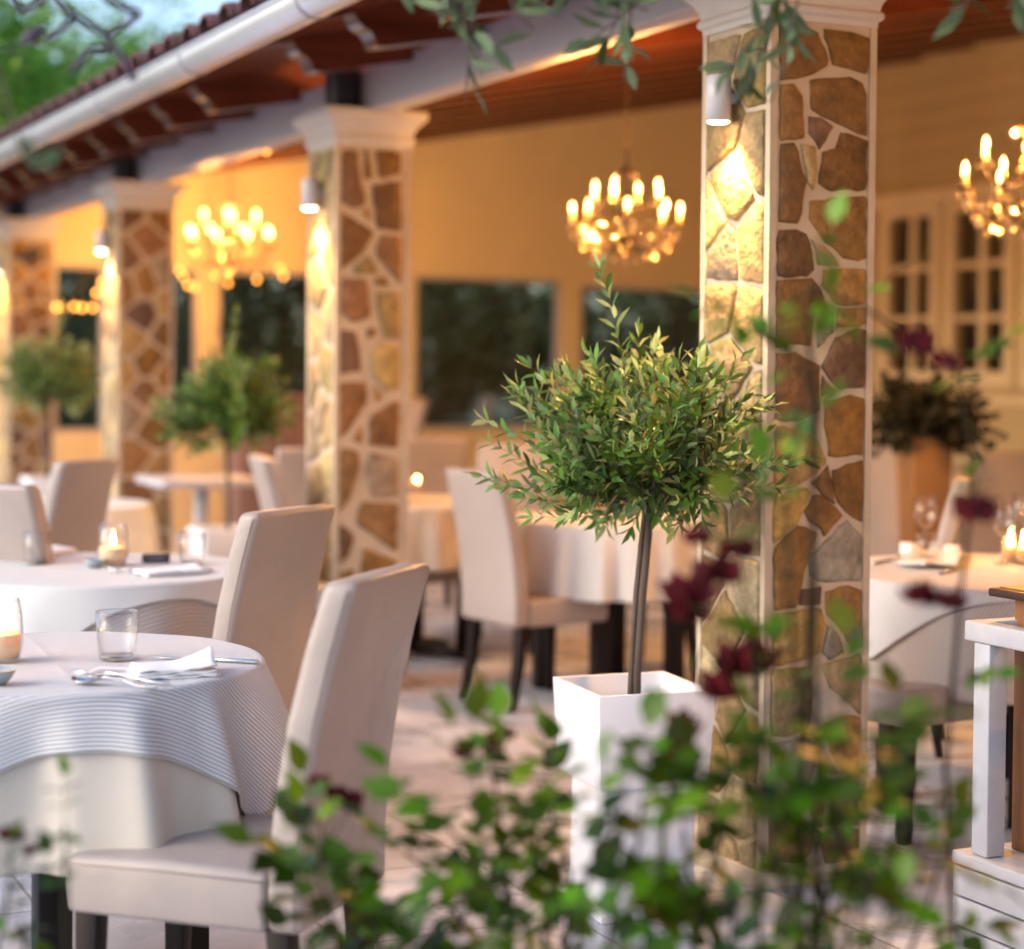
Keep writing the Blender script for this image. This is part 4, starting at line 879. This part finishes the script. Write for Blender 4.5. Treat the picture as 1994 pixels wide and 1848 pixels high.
def rosebush(label, Z, stems, blooms=(), seed=1, Ls=.04, lower=True, dens=1.0, bright=1.0):
    rs = random.Random(seed); b0 = dep(stems[0][0][0], stems[0][0][1], Z); t = thing('rose_bush', (b0.x, b0.y, 0), label, 'rose bush', 'rose bushes in the foreground')
    wd = MB(); lf = MB()
    for st_ in stems:
        zs = Z + rs.uniform(-.18, .18); pts = [dep(x, y, zs + rs.uniform(-.03, .03)) for x, y in st_]
        base = Vector((pts[0].x + rs.uniform(-.05, .05), pts[0].y + rs.uniform(-.05, .05), 0)); full = [base, (base*.35+pts[0]*.65)] + pts
        wd.tube(full, [.0055]+[.005-.003*i/len(full) for i in range(1, len(full))], 6)
        for i in range(len(pts)-1):
            seg = pts[i+1]-pts[i]; k = max(1, int(seg.length/.05*dens))
            for j in range(k):
                q = pts[i].lerp(pts[i+1], (j+rs.random())/k); dd = (rv(rs) + Vector((0, 0, .25))).normalized(); spray(lf, wd, q, dd, rs, Ls*rs.uniform(.7, 1.15), bright, rs.choice((3, 5, 5)))
        spray(lf, wd, pts[-1], (pts[-1]-pts[-2]), rs, Ls, bright)
    wd.build('stems', M['stem'], t, world=True); lf.build('leaves', M['rose'], t, world=True)
    for x, y, r, dz in blooms:
        b_ = MB(); p = dep(x, y, Z+dz); bloom(b_, p, r*1.35, rs); bo = b_.build('flower', M['petal'], t, world=True)
        s = MB(); tgt = min([dep(xx, yy, Z) for s_ in stems for xx, yy in s_], key=lambda q: (q-p).length); s.tube([p, (p+tgt)/2+Vector((0,0,-.01)), tgt], .0012, 5); s.build('flower_stalk', M['stem'], bo, world=True)
    return t
rosebush('low rose bush at the bottom centre, before the white planter base', 2.62,
  [[(960, 1900), (950, 1750), (900, 1640), (860, 1600)], [(1000, 1900), (990, 1760), (980, 1640), (960, 1500)], [(1060, 1900), (1060, 1750), (1040, 1630), (1020, 1570)], [(1000, 1900), (900, 1800), (840, 1700), (790, 1660)], [(1120, 1900), (1130, 1760), (1160, 1660), (1200, 1560)], [(1100, 1900), (1110, 1700), (1080, 1620), (1070, 1550)], [(1040, 1900), (1020, 1800), (960, 1700), (920, 1560)], [(1170, 1900), (1200, 1750), (1240, 1660), (1250, 1560)]],
  [(905, 1480, .016, 0), (955, 1462, .018, 0), (985, 1440, .014, .02)], seed=11, Ls=.045, dens=1.9)
rosebush('small rose sprig at the foot of the nearest chair', 2.75,
  [[(700, 1900), (690, 1800), (660, 1740), (630, 1640)], [(730, 1900), (740, 1820), (700, 1760), (650, 1690)], [(760, 1900), (800, 1800), (860, 1760)], [(640, 1900), (660, 1850), (620, 1700)], [(820, 1900), (850, 1830), (900, 1790), (930, 1740)]],
  [(622, 1535, .016, 0), (655, 1555, .017, 0), (683, 1570, .018, 0)], seed=12, Ls=.045, dens=1.9, bright=.85)
rosebush('tall rose bush with red blooms covering the foot of the nearest pillar', 2.6,
  [[(1300, 1900), (1310, 1750), (1290, 1640), (1300, 1560)], [(1340, 1900), (1370, 1740), (1400, 1620), (1420, 1540)], [(1480, 1900), (1478, 1700), (1478, 1450), (1470, 1240), (1440, 1100)], [(1520, 1900), (1530, 1750), (1500, 1600), (1480, 1500)], [(1560, 1900), (1600, 1780), (1640, 1640), (1610, 1500), (1580, 1400)], [(1400, 1900), (1380, 1780), (1340, 1700), (1330, 1620)], [(1420, 1900), (1430, 1760), (1400, 1680), (1380, 1590)], [(1580, 1900), (1600, 1800), (1560, 1640)], [(1250, 1900), (1260, 1800), (1330, 1700)]],
  [(1345, 1185, .036, 0), (1395, 1140, .034, 0), (1430, 1085, .022, 0), (1340, 1210, .03, .02), (1440, 1325, .04, .0), (1465, 1300, .035, .0), (1395, 1370, .038, 0), (1325, 1440, .03, 0), (1330, 1490, .026, 0), (1355, 1060, .02, .05)], seed=13, Ls=.042, dens=1.05)
rosebush('rose bush with dark stems at the bottom right, before the white stand', 2.58,
  [[(1660, 1900), (1690, 1700), (1720, 1550), (1710, 1450), (1690, 1380)], [(1700, 1900), (1760, 1740), (1790, 1600), (1770, 1500)], [(1640, 1900), (1660, 1740), (1620, 1560), (1640, 1420)], [(1750, 1900), (1800, 1780), (1830, 1680)], [(1620, 1900), (1610, 1780), (1590, 1680), (1560, 1580), (1520, 1500)], [(1580, 1900), (1560, 1780), (1520, 1700), (1480, 1640)]],
  [], seed=14, Ls=.043, dens=1.2, bright=.8)
rosebush('long arching rose cane with bright leaves crossing the nearest pillar', 2.5,
  [[(1860, 1900), (1840, 1500), (1870, 1150), (1900, 900), (1860, 720), (1700, 610), (1590, 560), (1520, 600)], ],
  [(1775, 690, .026, 0), (1840, 720, .02, 0), (1790, 1180, .026, 0), (1850, 1190, .024, .05), (1900, 1020, .03, 0)], seed=15, Ls=.036, dens=.22, bright=1.4)
rosebush('upright rose cane with leaf clusters over the pillar stones', 2.6,
  [[(1560, 1900), (1560, 1500), (1540, 1200), (1530, 950), (1560, 780), (1580, 700)], [(1590, 800), (1570, 640), (1590, 560)], [(1580, 740), (1520, 680), (1470, 650)]],
  [], seed=16, Ls=.04, dens=.42, bright=1.3)
rosebush('brown leafed sprig in the bottom left corner', 2.6,
  [[(-20, 1900), (10, 1780), (20, 1700)], [(130, 1900), (128, 1740), (126, 1610)], [(60, 1900), (40, 1800)]], [(20, 1640, .018, 0), (60, 1665, .012, 0)], seed=17, Ls=.03, dens=.25, bright=.7)
# ------------------------------------------------------------------ overhanging olive tree (foreground)
ov = thing('overhanging_olive_tree', (-4.3, -3.0, 0), 'foreground olive tree whose twigs hang across the top of the photo', 'tree')
tr = MB(); tr.tube([(-4.3, -3.0, 0), (-4.25, -2.95, .8), (-4.15, -2.8, 1.7), (-3.9, -2.4, 2.5), (-3.3, -1.9, 2.85)], [.09, .075, .07, .05, .04], 10); tr.build('trunk', M['bark'], ov, world=True)
lm = MB()
limb = [Vector((-3.9, -2.4, 2.5)), dep(-100, -250, 3.0), dep(400, -260, 3.1), dep(900, -230, 3.15), dep(1400, -220, 3.2), dep(1900, -200, 3.3)]
lm.tube(limb, [.045, .03, .022, .018, .014, .01], 8); lm.build('limb', M['bark'], ov, world=True)
hang = [([(700, -240), (760, -60), (800, 0), (840, 20)], 3.2), ([(1050, -225), (1080, -60), (1060, 10), (1020, 40)], 3.15), ([(880, -230), (850, -60), (890, 30), (960, 90), (1000, 60)], 3.2), ([(1300, -220), (1280, -60), (1240, 10), (1120, 100)], 3.3), ([(1150, -225), (1120, -60), (1090, 0)], 3.2), ([(1560, -210), (1530, -40), (1480, 60), (1420, 130), (1400, 170)], 3.3), ([(1600, -210), (1560, -40), (1530, 120), (1500, 200)], 3.3), ([(1700, -205), (1860, -60), (1900, 10)], 3.1), ([(930, -230), (900, -60), (905, 40), (912, 120), (905, 200)], 3.3), ([(1010, -225), (960, -80), (930, 0), (880, 60)], 3.2), ([(1250, -225), (1230, -60), (1200, 40), (1160, 130)], 3.3), ([(1240, -200), (1230, 0), (1220, 90), (1215, 160)], 3.4), ([(1100, -225), (1130, -60), (1180, -10), (1260, 20)], 3.2),
        ([(1480, -215), (1500, -60), (1500, 60), (1470, 130), (1440, 190)], 3.4), ([(1500, -210), (1520, 0), (1490, 100), (1400, 140)], 3.4), ([(1500, -210), (1530, 0), (1550, 90)], 3.35), ([(1900, -200), (1900, -60), (1880, 10), (1850, 20)], 3.1), ([(1980, -200), (1990, -40), (1960, 20)], 3.1), ([(800, -235), (800, -60), (840, -10), (900, 20)], 3.2),
        ([(960, -225), (980, -60), (1000, 20), (1040, 60)], 3.15), ([(-60, -200), (-20, 100), (30, 250), (60, 330), (110, 330)], 2.4)]
M['darktwig'] = mat('dark_twig', (.05, .03, .06), .7, noise=(20, .3))
tw = MB()
for pl_ in ([(20, -40), (25, 0), (43, 25)], [(43, 25), (83, 0), (100, -40)], [(90, -40), (108, 0), (145, 31), (176, 50), (207, 68)], [(145, 31), (116, 62), (87, 79)], [(170, -40), (211, 0), (238, 14), (273, 27)], [(273, 27), (244, 50), (209, 68)], [(209, 68), (215, 91), (228, 101), (248, 124), (261, 157)], [(213, 97), (176, 99), (157, 118), (137, 145)]):
    tw.tube([dep(x, y, 2.75) for x, y in pl_], .0055, 6)
tw.tube([dep(87, 52, 2.75), dep(64, 70, 2.75), dep(41, 89, 2.75)], [.004, .013, .005], 6)
tw.tube([dep(100, -200, 2.9), dep(95, -100, 2.8), dep(90, -40, 2.75), dep(20, -40, 2.75)], .007, 6); tw.tube([dep(90, -40, 2.75), dep(170, -40, 2.75)], .006, 6)
tw.build('bare_twigs', M['darktwig'], ov, world=True)
rs = random.Random(9)
for k, (pl_, Z) in enumerate(hang):
    wd = MB(); lf = MB(); pts = [dep(x, y, Z) for x, y in pl_]; pts[0] = min((limb[i].lerp(limb[i+1], t/10) for i in range(5) for t in range(11)), key=lambda q: (q-pts[0]).length)
    wd.tube(pts, [.004]+[.0028-.0018*i/len(pts) for i in range(1, len(pts))], 6)
    for i in range(1, len(pts)-1):
        seg = pts[i+1]-pts[i]; n_ = max(1, int(seg.length/(.028 if k < 20 else .07)))
        for j in range(n_):
            q = pts[i].lerp(pts[i+1], j/n_)
            for s in (-1, 1):
                if rs.random() < .25: continue
                d = (seg.normalized()*.7 + rv(rs)*.8 + r0*s*.5).normalized(); f = rs.uniform(.7, 1.4); leafgeo(lf, q, d, rv(rs), rs.uniform(.05, .08), rs.uniform(.016, .024), (f, f*1.05, f*1.25), .1)
    w_ = wd.build('branch', M['bark'], ov, world=True); lf.build('leaves', M['sprig'], w_, world=True)
# ------------------------------------------------------------------ background trees
def bgtree(loc, H, R, label, m, n, ls, seed, trunk=1.0, cat='tree', zc=.62):
    rs = random.Random(seed); t = thing('tree' if cat == 'tree' else 'shrub', loc, label, cat, 'trees beyond the veranda'); tr = MB(); lf = MB()
    tr.tube([(0, 0, 0), (.03, .02, H*.3), (-.02, 0, H*.6), (0, 0, H*.8)], [.09, .07, .05, .02], 8)
    cl = []
    for k in range(26):
        v = rv(rs)*rs.uniform(.35, 1); cl.append((Vector((v.x*R*.8, v.y*R*.8, H*zc + v.z*H*(1-zc)*.9)), R*rs.uniform(.25, .45)))
        if k % 3 == 0: tr.tube([(0, 0, H*.35), (cl[-1][0]+Vector((0, 0, H*.35)))/2, cl[-1][0]], [.03, .02, .008], 5)
    for k in range(n):
        c_, r_ = rs.choice(cl); v = rv(rs)*r_*rs.uniform(.3, 1)**.5; p = c_+v; d = (v.normalized()+rv(rs)*.8).normalized(); f = rs.uniform(.5, 1.5); leafgeo(lf, p, d, rv(rs), ls*rs.uniform(.7, 1.3), ls*.5, (f*rs.uniform(.7, 1.4), f, f*.8), .1)
    tr.build('trunk', M['bark'], t); lf.build('crown', M[m], t); return t
bl = ['dense dark tree behind the far window, left of the third pillar', 'dark tree behind the far window beyond the far chandelier', 'dark tree seen through the far window left of the second pillar', 'dark green tree through the far window right of the second pillar', 'dark tree through the far window behind the top of the near olive tree', 'dark tree behind the far window beside the nearest pillar', 'dark tree behind the farthest pillar']
for k, x in enumerate((150, 370, 560, 860, 1080, 1330, 20)):
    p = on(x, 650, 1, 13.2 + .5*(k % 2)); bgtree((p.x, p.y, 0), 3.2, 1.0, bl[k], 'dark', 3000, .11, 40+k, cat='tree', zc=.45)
hd = MB(); rs = random.Random(77)
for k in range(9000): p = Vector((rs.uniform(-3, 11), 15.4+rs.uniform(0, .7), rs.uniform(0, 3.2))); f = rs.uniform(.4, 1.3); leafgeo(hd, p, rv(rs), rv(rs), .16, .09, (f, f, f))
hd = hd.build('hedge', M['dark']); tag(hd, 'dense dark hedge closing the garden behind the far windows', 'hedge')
for k, (x, y, Z, H_, R_) in enumerate(((40, 180, 20, 5.2, 1.5), (150, 240, 23, 6.3, 1.9), (-60, 120, 17, 5.3, 1.5), (245, 240, 27, 6.5, 1.2))):
    p = dep(x, y, Z); bgtree((p.x, p.y, 0), H_, R_, ['bright green tree at the top left, nearer and taller', 'green tree behind the gutter at the left', 'tree cut by the left edge of the photo', 'thin green tree farthest left behind the roof tiles'][k], 'green', 7000, .11, 60+k, zc=.68)
# ------------------------------------------------------------------ light
w = bpy.data.worlds.new('World'); sc.world = w; w.use_nodes = True; N = w.node_tree.nodes; bg = N['Background']
sky = N.new('ShaderNodeTexSky'); sky.sky_type = 'NISHITA'; sky.sun_disc = False
SUN_EL, SUN_AZ = 28, 275
sky.sun_elevation = math.radians(SUN_EL); sky.sun_rotation = math.radians(SUN_AZ); sky.air_density = 1.0; sky.dust_density = 2.6; sky.ozone_density = 2.2
w.node_tree.links.new(sky.outputs[0], bg.inputs[0]); bg.inputs[1].default_value = .1
sd = bpy.data.lights.new('sun', 'SUN'); sd.energy = .15; sd.angle = math.radians(40); sd.color = (1, .96, .92)
so = bpy.data.objects.new('sun', sd); C.objects.link(so)
# direction towards the sun: sky rotation is clockwise from +Y
az = math.radians(SUN_AZ); sv = Vector((math.sin(az)*math.cos(math.radians(SUN_EL)), math.cos(az)*math.cos(math.radians(SUN_EL)), math.sin(math.radians(SUN_EL))))
so.rotation_euler = sv.to_track_quat('Z', 'Y').to_euler(); so.location = (-5, -5, 8)
sc.view_settings.view_transform = 'Standard'; sc.view_settings.look = 'None'; sc.view_settings.gamma = 1; sc.view_settings.exposure = 1.98
sc.cycles.use_denoising = True; sc.cycles.max_bounces = 8; sc.cycles.diffuse_bounces = 4; sc.cycles.glossy_bounces = 4; sc.cycles.transparent_max_bounces = 16
sc.cycles.sample_clamp_indirect = 6; sc.cycles.sample_clamp_direct = 0; sc.cycles.caustics_reflective = False; sc.cycles.caustics_refractive = False
